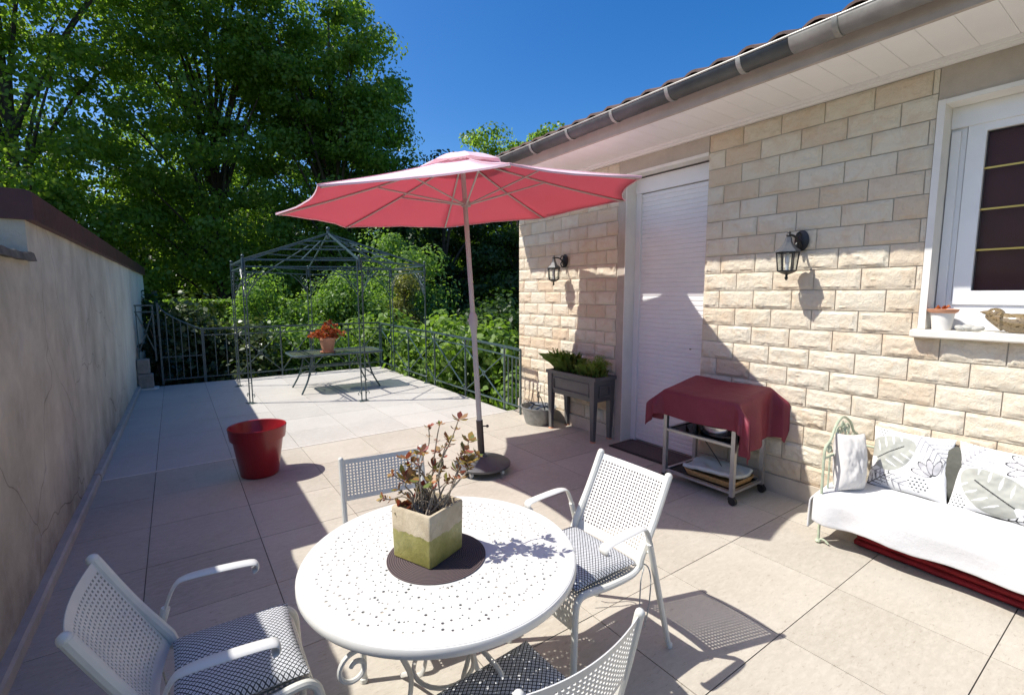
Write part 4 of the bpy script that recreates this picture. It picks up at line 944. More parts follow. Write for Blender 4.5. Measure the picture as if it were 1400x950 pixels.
# ------------------------------------------------------------------ herb planter
hp = thing('raised_planter', 'dark grey plastic raised planter on four legs against the stone wall', 'planter', (3.735, 3.975, 0))
hx, hy = .135, .38; b = MB()
b.box((-hx-.01, -hy-.01, .44), (hx+.01, hy+.01, .675), tx=.90, ty=.95)
b.build('trough', 'dark_grey_plastic', hp)
b = MB(); frame2 = [(-hx-.03, -hy-.03, hx+.03, hy+.03)]
for a_, c_ in (((-hx-.03, -hy-.03), (hx+.03, -hy+.005)), ((-hx-.03, hy-.005), (hx+.03, hy+.03)), ((-hx-.03, -hy+.006), (-hx+.005, hy-.006)), ((hx-.005, -hy+.006), (hx+.03, hy-.006))): b.box((*a_, .676), (*c_, .712))
b.build('rim', 'dark_grey_plastic', hp)
b = MB()
for y0, y1 in ((-.30, .30),): 
    for p, q in (((-hx-.016, y0, .49), (-hx-.004, y1, .505)), ((-hx-.016, y0, .62), (-hx-.004, y1, .635)), ((-hx-.016, y0, .506), (-hx-.004, y0+.015, .619)), ((-hx-.016, y1-.015, .506), (-hx-.004, y1, .619))): b.box(p, q)
for p, q in (((-.08, -hy-.018, .49), (.08, -hy-.002, .505)), ((-.08, -hy-.018, .60), (.08, -hy-.002, .615)), ((-.08, -hy-.018, .506), (-.068, -hy-.002, .599)), ((.068, -hy-.018, .506), (.08, -hy-.002, .599))): b.box(p, q)
b.build('panel_trim', 'dark_grey_plastic', hp)
for sx in (-1, 1):
    for sy in (-1, 1):
        b = MB(); x, y = sx*(hx-.01), sy*(hy-.03); b.box((x-.034, y-.038, .012), (x+.034, y+.038, .675), tx=.55); lo = b.build('leg', 'dark_grey_plastic', hp)
        b = MB(); b.lathe([(.03, 0), (.034, .004), (.03, .012), (.018, .014)], (x, y, 0), 14); b.build('foot', 'terracotta', lo)
b = MB(); b.box((-hx+.01, -hy+.01, .60), (hx-.01, hy-.01, .69)); b.build('soil', 'soil', hp)
cv = thing('chives', 'thin bladed chives arching out of the left of the grey planter', 'plant', (3.72, 4.20, .69)); b = MB()
for i in range(330):
    a = random.uniform(0, 2*PI); bx, by = random.uniform(-.08, .08), random.uniform(-.62, .16) if i % 3 == 0 else random.uniform(-.15, .16); L = random.uniform(.14, .34)*(1 if by > -.2 else .7); le = random.uniform(.1, .9)
    d = Vector((math.cos(a), math.sin(a)+.25, 0))*L*le; w_ = Vector((-d.y, d.x, 0)).normalized()*.0022
    q = [Vector((bx, by, 0)), Vector((bx, by, 0))+d*.3+Vector((0, 0, L*.6)), Vector((bx, by, 0))+d*.9+Vector((0, 0, L*(.9-.4*le)))]; q[2].x = min(q[2].x, .15); q[1].x = min(q[1].x, .14)
    b.add([q[0]-w_, q[0]+w_, q[1]+w_, q[2], q[1]-w_], [(0, 1, 2, 3, 4)])
    if i % 16 == 0: b.ball(q[2]+Vector((0, 0, .0)), .009, 6)
b.build('blades', 'herb_leaf', cv)
pts, cs = clumps([((0, .02, .08), (.11, .16, .09)), ((.01, -.18, .10), (.11, .11, .12))], 70, 5200, .05)
pts[:, 0] = np.minimum(pts[:, 0], .14)
V, n = leaves(pts, .017, bw=.3, aspect=.36, out=LAST_OUT, ow=.6); pl = thing('parsley', 'bushy green parsley filling the middle and right of the grey planter', 'plant', (3.72, 3.86, .70)); link('foliage', npmesh('foliage', V, n, 6, 'herb_leaf'), pl)

# tub
tu = thing('zinc_tub', 'small round grey zinc tub on the tiles by the house corner', 'tub', (3.63, 4.60, 0))
b = MB(); b.lathe([(.01, .008), (.15, .008), (.157, 0), (.162, .01), (.215, .20), (.222, .205), (.222, .215), (.214, .216), (.208, .20), (.155, .02), (.01, .02)], seg=48, sx=.95, sy=1.1); b.build('tub_body', 'zinc_tub', tu)
for s in (-1, 1):
    b = MB(); b.tube(arc((0, s*.242, .20), .035, 0, 180, 10, (1, 0, 0), (0, 0, 1)), .005, 6); b.build('handle', 'zinc_tub', tu)
ho = thing('garden_hose', 'coiled dark blue hose lying inside the zinc tub', 'hose', (3.63, 4.60, .08)); b = MB()
b.tube([(math.cos(i*.33)*(.11+.03*math.sin(i*.9)), math.sin(i*.33)*(.13+.02*math.sin(i*1.7)), .02+.006*i*.33+.03*math.sin(i*.51)) for i in range(64)], .011, 7); b.build('coil', 'blue_hose', ho)
b = MB(); b.tube(smooth([(.08, .1, .1), (.1, .13, .28), (-.02, .0, .25), (-.05, -.1, .27), (-.02, -.16, .1)], 6), .006, 6); b.build('wire_loop', 'black_iron', ho)
for yy_, lab in ((4.98, 'left of the two thin stakes leaning on the wall behind the zinc tub'), (4.83, 'right of the two thin stakes leaning on the wall behind the zinc tub')):
    b = MB(); b.tube([(0, 0, 0), (.075, .005, .42)], .006, 6); tag(b.build('stake', 'twig', None, (3.78, yy_, 0)), lab, 'stake', 'stakes leaning by the tub')

# doormat
b = MB(); b.box((-.155, -.36, 0), (.155, .36, .012)); dm = thing('doormat', 'dark brown doormat on the tiles in front of the shuttered door', 'doormat', (3.845, 3.05, .003)); b.build('mat_pile', 'mat_brown', dm)
b = MB()
for p, q in (((-.185, -.39, 0), (-.156, .39, .009)), ((.156, -.39, 0), (.185, .39, .009)), ((-.1555, -.39, 0), (.1555, -.361, .009)), ((-.1555, .361, 0), (.1555, .39, .009))): b.box(p, q)
b.build('mat_border', 'mat_edge', dm)

# ------------------------------------------------------------------ trolley
tx0, tx1, ty0, ty1 = 3.375, 3.80, 1.905, 2.515; TO = Vector((3.5875, 2.21, 0))
tr = thing('trolley', 'aluminium serving trolley on black castors beside the door, covered with burgundy cloth', 'trolley', TO)
X_, Y_ = (tx1-tx0)/2, (ty1-ty0)/2
for sx in (-1, 1):
    for sy in (-1, 1):
        b = MB(); b.bar((sx*X_, sy*Y_, .065), (sx*X_, sy*Y_, .76), .032); lo = b.build('leg', 'alu', tr)
        b = MB(); b.rod((sx*X_-.014, sy*Y_-.01, .03), (sx*X_+.014, sy*Y_-.01, .03), .03, 16); b.box((sx*X_-.02, sy*Y_-.02, .04), (sx*X_+.02, sy*Y_+.02, .066)); b.build('castor', 'black_plastic', lo)
for z, mt in ((.095, 'shelf_glass'), (.455, 'shelf_glass'), (.75, 'shelf_glass')):
    b = MB()
    for s in (-1, 1): b.bar((s*X_, -Y_+.017, z), (s*X_, Y_-.017, z), .02, .028); b.bar((-X_+.017, s*Y_, z), (X_-.017, s*Y_, z), .02, .028)
    so_ = b.build('shelf_frame', 'alu', tr); b = MB(); b.box((-X_+.012, -Y_+.012, z-.003), (X_-.012, Y_-.012, z+.003)); b.build('shelf_glass', mt, so_)
gp = thing('electric_griddle', 'round black topped chrome griddle on the middle shelf of the trolley', 'griddle', TO+Vector((.03, -.07, .459)))
b = MB(); b.lathe([(.13, 0), (.175, .01), (.185, .03), (.19, .085), (.195, .09)], seg=40); b.build('body', 'chrome', gp)
b = MB(); b.lathe([(.001, .075), (.18, .078), (.196, .092), (.20, .10), (.19, .098), (.175, .086), (.001, .083)], seg=40, closed=True); b.build('plate', 'black_plastic', gp)
b = MB(); b.tube(smooth([(.0, .17, .02), (.02, .22, -.05), (.05, .15, -.16), (.03, .05, -.25), (-.02, -.05, -.32)], 6), .004, 6); b.build('cord', 'black_plastic', gp)
wt = thing('wicker_tray', 'shallow wicker tray on the bottom shelf of the trolley', 'tray', TO+Vector((.0, -.06, .10)))
n = 28; o_ = rrect(.17, .23, .05); b = MB(); b.add([(x, y, z) for z, s in ((0, .9), (.045, 1.0), (.045, .95), (.01, .86)) for x, y in [(p[0]*s, p[1]*s) for p in o_]], [(k*28+i, k*28+(i+1) % 28, (k+1)*28+(i+1) % 28, (k+1)*28+i) for k in range(3) for i in range(28)]+[tuple(range(27, -1, -1)), tuple(range(84, 112))]); b.build('basketwork', 'wicker', wt)
b = MB(); b.sheet(lambda u, v: ((u-.5)*.30+.01*math.sin(v*9), (v-.5)*.44, .075+.02*noise.noise(Vector((u*4, v*4, 3)))+.012*math.sin(u*7+v*3)), 24, 30); fc = b.build('folded_cloth', 'linen', None, TO+Vector((.0, -.05, .105))); solid(fc, .03, -1); tag(fc, 'pale grey green folded cloth lying in the wicker tray', 'cloth')
# burgundy cloth draped over trolley
NX, NY = 56, 72; Xo, Yo = X_+.022, Y_+.03; DX, DYr, DYl = .21, .40, .27
def drape(u, v):
    # u across X (front=-), v along Y (near=-)
    a = -Xo-DX+(2*Xo+2*DX)*u; c = -Yo-DYr+(2*Yo+DYr+DYl)*v
    ox = max(0, abs(a)-Xo)*(1 if a > 0 else -1); oy = max(0, abs(c)-Yo)*(1 if c > 0 else -1)
    x = max(-Xo, min(Xo, a)); y = max(-Yo, min(Yo, c))
    z = .795+.075*(x+Xo)/(2*Xo)-.012*(1-abs(y/Yo))*math.cos(x*3)
    wob = noise.noise(Vector((a*3, c*3, 4)))
    if ox and oy:      # corner folds: cloth falls nearly straight, flaring out
        L = math.hypot(ox, oy)*.96; k = math.atan2(abs(oy), abs(ox))
        fl = .035+.05*math.sin(k*2)+.02*math.sin(k*9)
        x += math.copysign(fl*min(1, L/.12)*math.cos(k), ox); y += math.copysign((fl+.03)*min(1, L/.12)*math.sin(k)+.02*min(1, L/.1), oy); z -= L
    elif ox:
        L = abs(ox); x += math.copysign(.012+.02*math.sin(c*11+1)*min(1, L/.2)*.6+.02*L, ox); z -= L*.985
    elif oy:
        L = abs(oy); y += math.copysign(.012+.05*L+.035*math.sin(a*17+2)*min(1, L/.25), oy); x += .01*math.sin(a*14)*L; z -= L*.98
    r_ = min(1, (abs(ox)+abs(oy))/.03)
    return (x+.006*wob, y+.006*wob, z+.004*wob-.006*(r_ > 0))
b = MB(); b.sheet(drape, NX, NY); o = b.build('trolley_cloth', 'burgundy_cloth', None, TO, ang=70); solid(o, .0025); o.modifiers.new('s', 'SUBSURF').render_levels = 1
tag(o, 'burgundy waxed tablecloth draped over the top of the trolley', 'tablecloth')

# ------------------------------------------------------------------ bench
bn = thing('garden_bench', 'low pale green wrought iron bench against the stone wall', 'bench', (3.56, .5, 0))
YB0, YB1 = -1.10, .775   # local y ends
def scr(b, c, r, a0, turns, y, s=1, th=.006):
    n = int(16*turns); b.tube([(c[0]+s*r*(1-.75*i/n)*math.cos(a0+2*PI*turns*i/n), y, c[1]+r*(1-.75*i/n)*math.sin(a0+2*PI*turns*i/n)) for i in range(n+1)], th, 6)
for y in (YB1, YB0):
    b = MB(); xf, xb_ = -.245, .27
    arch = [(xf, y, 0), (xf, y, .30), (xf, y, .58)]+[(xf+.02, y, .635), (xf+.08, y, .665), (xf+.13, y, .735), (xf+.20, y, .785), (.01+.02, y, .785), (xb_-.14, y, .735), (xb_-.08, y, .665), (xb_-.02, y, .635)]+[(xb_, y, .58), (xb_, y, .3), (xb_, y, 0)]
    b.tube(smooth(arch, 4), .0085, 8); b.bar((xf, y, .56), (xb_, y, .56), .012); b.bar((xf, y, .24), (xb_, y, .24), .014)
    for k in range(1, 6): x = xf+(xb_-xf)*k/6; b.rod((x, y, .24), (x, y, .56), .0055, 6)
    scr(b, (-.05, .69), .05, 0, 1.6, y, 1); scr(b, (.075, .69), .05, 0, 1.6, y, -1); scr(b, (-.17, .61), .035, 1, 1.4, y, 1); scr(b, (.19, .61), .035, 1, 1.4, y, -1); scr(b, (.012, .735), .03, 2, 1.3, y)
    for x in (xf, xb_): b.ball((x, y, .012), .018, 8, sx=1.3, sz=.7); b.tube(smooth([(x, y, .02), (x+.0, y-.03, .03), (x, y-.06, .012)], 4), .006, 6)
    b.build('end_frame', 'pale_green_iron', bn)
b = MB(); b.bar((-.245, YB0, .25), (-.245, YB1, .25), .02); b.bar((.27, YB0, .25), (.27, YB1, .25), .02); b.tube([(.275, YB0, .56), (.275, YB1, .56)], .009, 8)
for k in range(24): y = YB0+(YB1-YB0)*k/23; b.bar((-.245, y, .255), (.27, y, .255), .016, .004)
for k in range(18): y = YB0+(YB1-YB0)*(k+.5)/18; b.rod((.275, y, .26), (.275, y, .56), .0055, 6)
b.build('seat_frame', 'pale_green_iron', bn)
# white blanket over the seat with a hanging front
def blanket(u, v):
    y = .80-1.9*u+.012*math.sin(u*40)*0; s = v*(.50+.05+.128)
    wob = noise.noise(Vector((u*11, v*3, 2)))*.013+noise.noise(Vector((u*30+v*6, v*9, 6)))*.005; fold = noise.noise(Vector((u*9, 3, 5)))*2.2
    if s < .50: x = .25-s; z = .315+.02*math.sin(PI*s/.5)*1.2+wob; 
    else:
        q = s-.50; a = min(1, q/.05); x = -.25-.035*math.sin(a*PI/2)-.014*math.sin(u*31+2*math.sin(u*9))*min(1, q/.12); z = .335-.05*(1-math.cos(a*PI/2))-max(0, q-.05)*(1+.06*fold)+wob*.4
    e = max(0, (.03-u)/.03)
    if u < .03: z -= .0
    return (x, y+.5*0, z)
b = MB(); b.sheet(blanket, 120, 40)
# end flap over the left end
def flap(u, v):
    x = .25-.53*u; q = v*.17; return (x, .80+.02*math.sin(min(1, q/.03)*PI/2)+.006*math.sin(u*14)*v, .315+.024*math.sin(PI*min(1, u*.53/.5))-q*(.8+.5*u)+.008*noise.noise(Vector((u*4, 0, 2))))
b.sheet(flap, 30, 12)
bl = b.build('blanket', 'white_towel', None, (3.545, .5, 0), ang=80); solid(bl, .014); bl.modifiers.new('s', 'SUBSURF').render_levels = 1; tag(bl, 'white towelling blanket spread over the bench seat and hanging at the front', 'blanket')
b = MB()
b.add([tuple(v) for v in [(-.235, -1.1, .268), (.26, -1.1, .268), (.26, .76, .268), (-.235, .76, .268), (-.235, -1.1, .305), (.26, -1.1, .305), (.26, .76, .305), (-.235, .76, .305)]], [(3,2,1,0),(4,5,6,7),(0,1,5,4),(1,2,6,5),(2,3,7,6),(3,0,4,7)])
tag(b.build('seat_mattress', 'grey_white_fabric', None, (3.56, .5, 0)), 'thin pale mattress hidden under the white blanket on the bench', 'mattress')

# printed pillows
def pillow(name, hx, hz, hy, mat, prnt=None, n=40, sag=0):
    me = MB(); colr = []
    for side in (1, -1):
        o = len(me.v)
        for j in range(n+1):
            for i in range(n+1):
                u, v = i/n*2-1, j/n*2-1; pr = max(0, 1-abs(u)**2.6)*max(0, 1-abs(v)**2.6); t = hy*pr**.55
                x = u*hx*(1-.07*(1-v*v)*abs(u)**2); z = v*hz*(1-.07*(1-u*u)*abs(v)**2)
                t += .012*noise.noise(Vector((u*2.5, v*2.5, hx*50+side)))*pr+.006*noise.noise(Vector((u*7, v*7, hx*90)))*pr
                me.v.append((x, -side*t, z+hz)); 
                if prnt: colr.append(prnt((u+1)/2, (v+1)/2))
        for j in range(n):
            for i in range(n):
                q = (o+j*(n+1)+i, o+j*(n+1)+i+1, o+(j+1)*(n+1)+i+1, o+(j+1)*(n+1)+i); me.f.append(q if side > 0 else q[::-1])
    m = me.mesh(name, mat, 80)
    if prnt:
        at = m.color_attributes.new('print', 'FLOAT_COLOR', 'POINT'); at.data.foreach_set('color', np.array([(*c, 1) for c in colr], dtype=np.float32).ravel())
    return m
WH = (.74, .74, .73); SG = (.37, .375, .335); DK = (.015, .015, .017); GY = (.24, .24, .26); LG = (.50, .49, .50)
def seg_d(p, a, c):
    ax_, ay_ = c[0]-a[0], c[1]-a[1]; t = max(0, min(1, ((p[0]-a[0])*ax_+(p[1]-a[1])*ay_)/(ax_*ax_+ay_*ay_))); return math.hypot(p[0]-a[0]-t*ax_, p[1]-a[1]-t*ay_), t
def monstera(p, c, L, W, ang):
    dx, dy = p[0]-c[0], p[1]-c[1]; ca_, sa = math.cos(ang), math.sin(ang); x = (dx*ca_+dy*sa)/L; y = (-dx*sa+dy*ca_)/W
    if x < -1 or x > 1: return None
    wd = (1-x*x)**.5*(1.0-.28*x) if x > -.99 else 0
    if abs(y) > wd: return None
    if abs(y) < .02*W/.2*.6+.012 and -.75 < x < .55: return DK
    for s in (-.55, -.2, .15, .5):
        xx = x-s-abs(y)*.35
        if abs(xx) < .045*(1-abs(abs(y)-.55)*2.4) and .3 < abs(y) < .9: return WH
    if x < -.7 and abs(y) < (-.7-x)*1.1: return WH
    return SG
def frond(p, a, c, ln, n, w_=.012, col=GY):
    d, t = seg_d(p, a, c)
    if d < .006: return col
    ux, uy = c[0]-a[0], c[1]-a[1]; L = math.hypot(ux, uy); ux /= L; uy /= L
    rx, ry = p[0]-a[0], p[1]-a[1]; al = rx*ux+ry*uy; pe = -rx*uy+ry*ux; s = al-abs(pe)*.75
    if 0 < s < L and abs(pe) < ln*(1-.5*abs(s/L-.4)) and (s/L*n*.75) % 1 < .26*(1-abs(pe)/ln*.5): return col
    return None
def dots(p, c, r, sp_=.045):
    if math.hypot(p[0]-c[0], p[1]-c[1]) > r: return None
    j = math.floor(p[1]/sp_); x = p[0]+(j % 2)*sp_/2; fx_ = (x/sp_) % 1-.5; fy = (p[1]/sp_) % 1-.5
    return DK if math.hypot(fx_, fy) < .24 else None
def sprig(p, c, ang, L=.12):
    for k, da in enumerate((-.9, -.35, .15, .7)):
        a = ang+da; m = (c[0]+math.cos(a)*L*.62, c[1]+math.sin(a)*L*.62); dx, dy = p[0]-m[0], p[1]-m[1]
        x = (dx*math.cos(a)+dy*math.sin(a))/(L*.55); y = (-dx*math.sin(a)+dy*math.cos(a))/(L*.2); q = x*x+y*y
        if q < 1: return DK if q > .74 else LG
    return None
def first(*a):
    for q in a:
        if q: return q
    return WH
def print1(u, v): p = (u, v); return first(monstera(p, (.29, .64), .33, .27, R(38)), sprig(p, (.83, .36), R(128), .24), frond(p, (.60, .97), (.98, .60), .22, 9), frond(p, (.0, .30), (.5, .12), .14, 8), frond(p, (.02, .03), (.30, .28), .12, 7, col=DK), dots(p, (.66, .20), .13, .052), dots(p, (.12, .97), .10, .045))
def print2(u, v): p = (u, v); return first(monstera(p, (.42, .36), .39, .29, R(148)), sprig(p, (.80, .80), R(170), .26), frond(p, (.02, .60), (.30, .98), .26, 9), frond(p, (.78, .05), (.99, .45), .15, 7), dots(p, (.92, .62), .09, .05), dots(p, (.08, .10), .12, .045), frond(p, (.6, .0), (.98, .12), .12, 7, col=DK))
pm1 = pillow('pillow', .205, .20, .062, 'printed_cotton', print1, 150); pm2 = pillow('pillow', .215, .20, .062, 'printed_cotton', print2, 150)
o = link('patterned_pillow', pm1, None, (3.735, .968, .325)); o.rotation_euler = (R(-17), 0, R(-86)); tag(o, 'white cushion printed with grey green leaves, left one nearest the bench arm', 'cushion', 'leaf print cushions on the bench')
o = link('patterned_pillow', pm2, None, (3.735, .545, .325)); o.rotation_euler = (R(-17), 0, R(-93)); tag(o, 'white cushion printed with grey green leaves, right one cut by the photo edge', 'cushion', 'leaf print cushions on the bench')
o = link('olive_pillow', pillow('olive_pillow', .19, .18, .05, 'dark_olive_fabric', None, 24), None, (3.80, .76, .325)); o.rotation_euler = (R(-10), 0, R(-90)); tag(o, 'dark olive cushion showing in the gap between the two leaf print cushions', 'cushion')
o = link('grey_pillow', pillow('grey_pillow', .105, .19, .075, 'grey_white_fabric', None, 44), None, (3.49, 1.185, .325)); o.rotation_euler = (R(-8), R(4), R(-28)); tag(o, 'plain pale grey cushion slumped against the iron end of the bench', 'cushion')
rb_ = thing('folded_sunlounger', 'folded bright red garden cushion stack lying on the floor under the bench', 'folded cushion', (3.54, .74, 0), R(-4))
for k in range(3):
    b = MB()
    def fl(u, v, k=k): return (-.11+.20*u+.012*noise.noise(Vector((v*3, k, 1))), -.42+.80*v, .012+.036*k+.013*math.sin(PI*u)**.5+.004*noise.noise(Vector((u*3, v*9, k))))
    b.sheet(fl, 12, 40); o = b.build('layer', 'red_fabric', rb_, ang=70); solid(o, .027, -1); o.location = (.012*k, -.01*k, .022)

# ------------------------------------------------------------------ things on the window sill
wz = WZ0-.002
wp = thing('sill_pot', 'small whitewashed pot with orange rim on the left of the window sill', 'flower pot', (3.905, .905, wz))
b = MB(); b.lathe([(.01, 0), (.045, 0), (.058, .105), (.05, .107), (.01, .09)], seg=28); b.build('pot_body', 'white_plaster', wp)
b = MB(); b.lathe([(.056, .104), (.072, .112), (.078, .128), (.070, .13), (.055, .115)], seg=28, closed=True); b.build('rim', 'terracotta', wp)
pts, cs = clumps([((0, 0, .125), (.045, .045, .02))], 12, 90, .02); V, n = leaves(pts, .022); link('dried_plant', npmesh('dried_plant', V, n, 6, 'rust_leaf'), wp)
for k, (x, y, r_, sx, sy, lab) in enumerate(((3.88, .812, .022, 1, 1.3, 'smallest grey pebble leaning beside the sill pot'), (3.885, .775, .026, 1, 1.5, 'middle grey pebble of the three on the window sill'), (3.88, .738, .022, 1, 1.7, 'flattest grey pebble of the three, nearest the ceramic bird'))):
    b = MB(); b.ball((0, 0, 0), r_, 14, sx, sy, .8); o = b.build('pebble', 'pebble', None, (x, y, wz+r_*.78)); o.rotation_euler = (R(18-14*k), 0, 0); tag(o, lab, 'pebble', 'pebbles on the window sill')
bd = MB(); n = 26; prof = []   # ceramic bird lying along -y
for i in range(n+1):
    t = i/n; y = .085-.30*t
    r_ = .058*math.sin(PI*min(1, t*1.02))**.55*(1-.35*max(0, t-.55)); zc = .058+.035*max(0, .35-t)/.35-.01*t
    if t < .25: r_ = .012+.05*(t/.25)**.8
    prof.append((y, r_, zc))
vs = []; sg = 20
for y, r_, zc in prof:
    for k in range(sg): a = 2*PI*k/sg; vs.append((r_*.85*math.cos(a), y, max(.002, zc+r_*math.sin(a))))
bd.add(vs, [(i*sg+k, (i+1)*sg+k, (i+1)*sg+(k+1) % sg, i*sg+(k+1) % sg) for i in range(n) for k in range(sg)]+[tuple(range(sg)), tuple(range((n+1)*sg-1, n*sg-1, -1))])
bd.ball((0, .045, .105), .038, 16, .9, 1.15, .95); bd.lathe([(.014, 0), (.007, .02), (.001, .034)], (0, 0, 0), 10, mat=Matrix.Translation((0, .08, .112)) @ Matrix.Rotation(-PI/2+.15, 4, 'X'))
tag(bd.build('ceramic_bird', 'speckled_stoneware', None, (3.90, .625, wz+.001)), 'glossy brown speckled ceramic bird on the window sill', 'bird figure')
# ------------------------------------------------------------------ vegetation
def tree(name, label, x, y, gz_, ells, ncl, nl, size, spread, mat, group, trunk=.22, fill=.35, cat='tree', flat=.72):
    t = thing(name, label, cat, (x, y, gz_), group=group); E_ = [((c[0]-x, c[1]-y, c[2]-gz_), r_) for c, r_ in ells]
    pts, cs = clumps(E_, ncl, nl, spread, fill, flat); kp = pts[:, 2] > .02; pts = pts[kp]; V, n = leaves(pts, size, bias=(0, 0, 1), bw=.22, out=LAST_OUT[kp], ow=.95)
    link('crown', npmesh('crown', V, n, 6, mat), t)
    b = MB(); top = max(c[2] for c, r_ in E_); h0 = top+.35*max(r_[2] for c, r_ in E_)
    b.tube(smooth([(0, 0, -.1), (.05*trunk, .1, h0*.3), (-.1*trunk, 0, h0*.6), (.1, .05, h0)], 5), [trunk*(1-.85*i/15) for i in range(16)], 9)
    for c in cs[::max(1, len(cs)//40)]:
        zb_ = min(h0*.9, max(.3, c[2]*.55)); st = Vector((0, 0, zb_)); e = Vector(c); b.tube(smooth([st, st.lerp(e, .5)+Vector((0, 0, .08*(e-st).length)), e], 4), [trunk*.32*(1-.85*i/8)+.006 for i in range(9)], 6)
    b.build('trunk', 'bark', t); return t
GZ = -2.2
K = 1.38
def far_tree(name, label, x, y, g, ells, ncl, nl, size, spread, mat, group):
    E_ = [((c[0]*K, c[1]*K, 1.6+(c[2]-1.6)*K), tuple(q*K for q in r_)) for c, r_ in ells]
    return tree(name, label, x*K, y*K, g, E_, ncl, nl, size, spread*K, mat, group, .3, .22, flat=.5)
gl = 'tall trees beyond the terrace'
far_tree('deciduous_tree', 'tall leafy tree above the old wall, leftmost of the tall trees', -3.6, 20.5, GZ, [((-3.8, 20.5, 6.6), (4.0, 3.6, 5.2)), ((-3.0, 20, 12.0), (3.6, 3.4, 4.0)), ((-4.2, 20, 2.4), (3.3, 3, 2.6))], 330, 74000, .195, .92, 'tree_leaf', gl)
far_tree('deciduous_tree', 'tall leafy tree in the middle of the tall trees, over the gazebo', 1.6, 21.5, GZ, [((1.6, 21.5, 6.8), (3.8, 3.5, 5.0)), ((1.4, 21, 12.4), (3.6, 3.2, 4.2)), ((1.2, 20.5, 2.8), (3.2, 2.8, 2.6))], 330, 74000, .195, .92, 'tree_leaf', gl)
far_tree('deciduous_tree', 'tall leafy tree with its right side against the blue sky', 5.4, 19.8, GZ, [((5.5, 19.8, 6.4), (2.7, 2.7, 4.2)), ((4.7, 19.6, 10.6), (2.5, 2.5, 3.2)), ((6.0, 19.6, 2.4), (2.6, 2.6, 2.6)), ((6.3, 19.8, 8.2), (1.9, 2.1, 2.6))], 240, 74000, .19, .82, 'tree_leaf', gl)
gb = 'background trees'
far_tree('deciduous_tree', 'dark background tree at far left behind the old wall', -9.5, 28, GZ, [((-9.5, 28, 5), (4.5, 3.5, 6)), ((-8, 27, 1.5), (5, 3, 3))], 110, 20000, .36, 1.3, 'shade_dark_leaf', gb)
far_tree('deciduous_tree', 'dark background tree behind the leftmost tall tree', -2.5, 30, GZ, [((-2.5, 30, 4), (5.0, 3.5, 5.2)), ((-1, 29, 0), (5, 3, 2.6))], 120, 22000, .36, 1.3, 'shade_dark_leaf', gb)
far_tree('deciduous_tree', 'dark background tree seen through the gazebo frame', 5.2, 29.5, GZ, [((5.2, 29.5, 4), (5.0, 3.5, 5.0)), ((6, 28.5, 0), (5, 3, 2.6))], 120, 22000, .36, 1.3, 'shade_dark_leaf', gb)
far_tree('deciduous_tree', 'dark shaded tree between the parasol pole and the gazebo', 9.6, 18.8, GZ, [((9.6, 18.8, 3.0), (2.6, 2.4, 4.0)), ((8.6, 18.2, 0), (2.4, 2, 2.4))], 130, 34000, .20, .8, 'shade_dark_leaf', gb)
far_tree('deciduous_tree', 'dark shaded tree just left of the stone house corner', 12.6, 17.6, GZ, [((12.6, 17.6, 2.8), (2.6, 2.4, 4.2)), ((12.0, 17, -.6), (2.6, 2, 2))], 130, 34000, .20, .8, 'shade_dark_leaf', gb)
far_tree('deciduous_tree', 'tree whose top shows above the gutter behind the parasol', 15.6, 19.5, GZ, [((15.8, 19.5, 5.4), (2.6, 2.4, 4.6)), ((13.0, 20.6, 5.2), (2.4, 2, 4.4))], 140, 32000, .21, .8, 'tree_leaf', gb)
gs = 'shrubs in the garden below the terrace'
def shrub(label, x, y, top, rx, ry, n, size, mat, name='shrub', ncl=46, spread=.28, low=None):
    ncl = int(ncl*1.5); n = int(n*2.0); spread *= 1.75
    lo = GZ if low is None else low; cz = (top+lo)/2; rz = (top-lo)/2
    return tree(name, label, x, y, lo, [((x, y, cz+rz*.25), (rx, ry, rz*.75)), ((x, y, cz-rz*.35), (rx*1.1, ry*1.1, rz*.6))], ncl, n, size, spread, mat, gs, .05, .45, 'shrub', .95)
shrub('sunlit green shrub seen behind the left half of the gazebo', 2.15, 13.6, 2.05, .95, .9, 13000, .085, 'bush_leaf')
shrub('sunlit green shrub seen behind the right half of the gazebo', 4.15, 13.7, 2.05, 1.15, .9, 15000, .085, 'bush_leaf', ncl=54)
shrub('yellowish olive conical shrub by the right gazebo post', 5.35, 13.1, 2.45, .52, .55, 9000, .075, 'golden_leaf', ncl=34, spread=.22)
shrub('taller bright green shrub behind the gazebo roof edge', 6.4, 15.6, 3.5, 1.3, 1.1, 15000, .115, 'bush_leaf', ncl=50, spread=.4)
shrub('broad leaved light green vine over the middle of the right railing', 4.65, 9.6, .98, .75, .95, 7000, .14, 'vine_leaf', ncl=40)
shrub('broad leaved light green vine at the railing near the parasol pole', 4.75, 8.0, .82, .75, .95, 7000, .14, 'vine_leaf', ncl=40)
shrub('low broad leaved vine below the railing next to the house corner', 4.75, 6.5, .12, .72, .75, 5600, .13, 'vine_leaf', ncl=36)
shrub('light green vine spreading behind the far right railing corner', 4.15, 11.4, .92, .95, .7, 8000, .13, 'vine_leaf', ncl=44)
shrub('low green shrub right behind the far railing and garden table', 2.45, 11.7, .80, 1.1, .6, 9000, .095, 'bush_leaf', ncl=46)
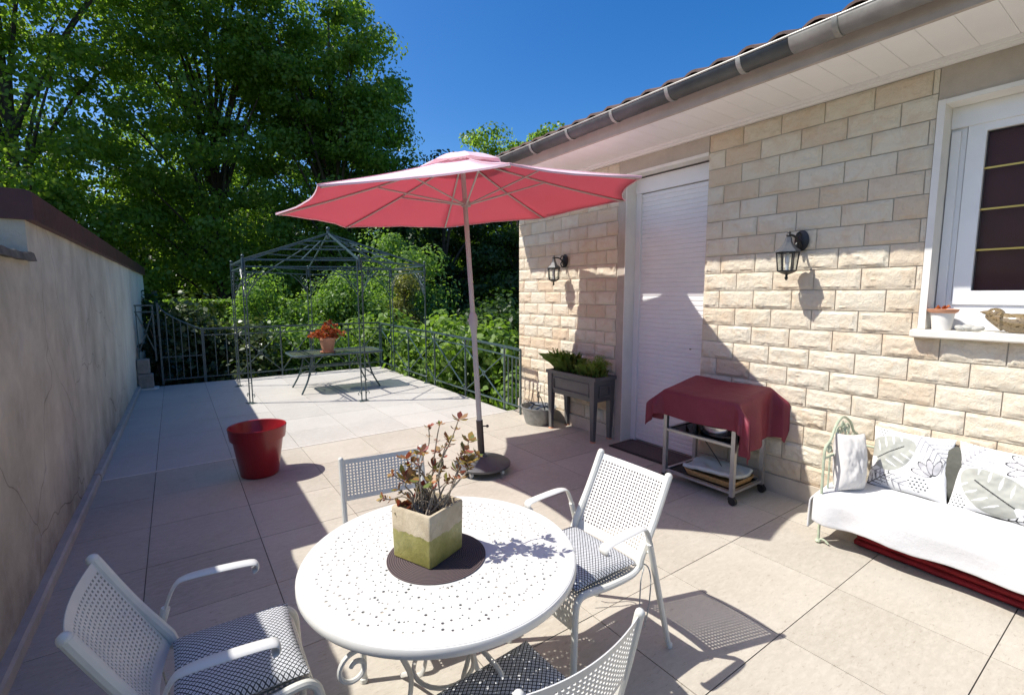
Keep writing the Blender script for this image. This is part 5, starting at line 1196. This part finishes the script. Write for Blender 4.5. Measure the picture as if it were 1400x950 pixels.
shrub('glossy dark shrub with pale leaves behind the gate', .75, 12.0, 1.42, .85, .7, 8000, .11, 'glossy_leaf', ncl=40)
shrub('low glossy dark shrub at the foot of the left gazebo post', 1.25, 11.3, .75, .5, .5, 3500, .10, 'glossy_leaf', ncl=24)
shrub('dark shrub in deep shade beyond the gate', -.1, 13.2, 1.5, .9, .8, 7000, .12, 'shade_dark_leaf', ncl=40)
shrub('dark shrub in shade behind the vine by the house corner', 7.0, 10.6, .9, 1.3, 1.2, 9000, .14, 'shade_dark_leaf', ncl=44, spread=.4)
shrub('dark shrub below the parasol tilt joint', 8.6, 13.6, 1.3, 1.4, 1.2, 9000, .15, 'shade_dark_leaf', ncl=44, spread=.4)
iv = tree('ivy', 'dark ivy growing in the corner between the old wall and the gate', -.30, 10.62, 0, [((-.32, 10.6, .75), (.17, .15, .45)), ((-.22, 10.6, .35), (.16, .14, .4))], 30, 2600, .06, .1, 'ivy_leaf', None, .02, .3, 'plant')
hg = thing('clipped_hedge', 'flat topped clipped light green hedge behind the left gazebo posts', 'hedge', (1.62, 16.3, GZ))
P = np.column_stack([rng.uniform(-2.3, 1.35, 26000), rng.uniform(-.7, .7, 26000), 3.57-np.abs(rng.normal(0, .5, 26000))*(rng.random(26000) < .6)+rng.normal(0, .03, 26000)])
V, n = leaves(P, .07, bw=.5); link('foliage', npmesh('foliage', V, n, 6, 'vine_leaf'), hg)
b = MB()
for k in range(9): b.tube([(-2.1+.40*k, 0, 0), (-2.1+.40*k+.1, .05, 3.1)], .03, 6)
b.build('stem', 'bark', hg)

P = np.column_stack([rng.uniform(-40, 62, 52000), rng.normal(52, 2.2, 52000), rng.uniform(-2.2, 1, 52000)])
P[:, 2] = -2.2+rng.random(52000)**.8*(9.5+2.2*np.sin(P[:, 0]*.31)+1.4*np.sin(P[:, 0]*.83+1))
V, n = leaves(P, .75, bw=.3); wd = link('distant_wood', npmesh('distant_wood', V, n, 6, 'shade_dark_leaf')); tag(wd, 'dark green woodland closing the view far behind the garden trees', 'wood', kind='stuff')
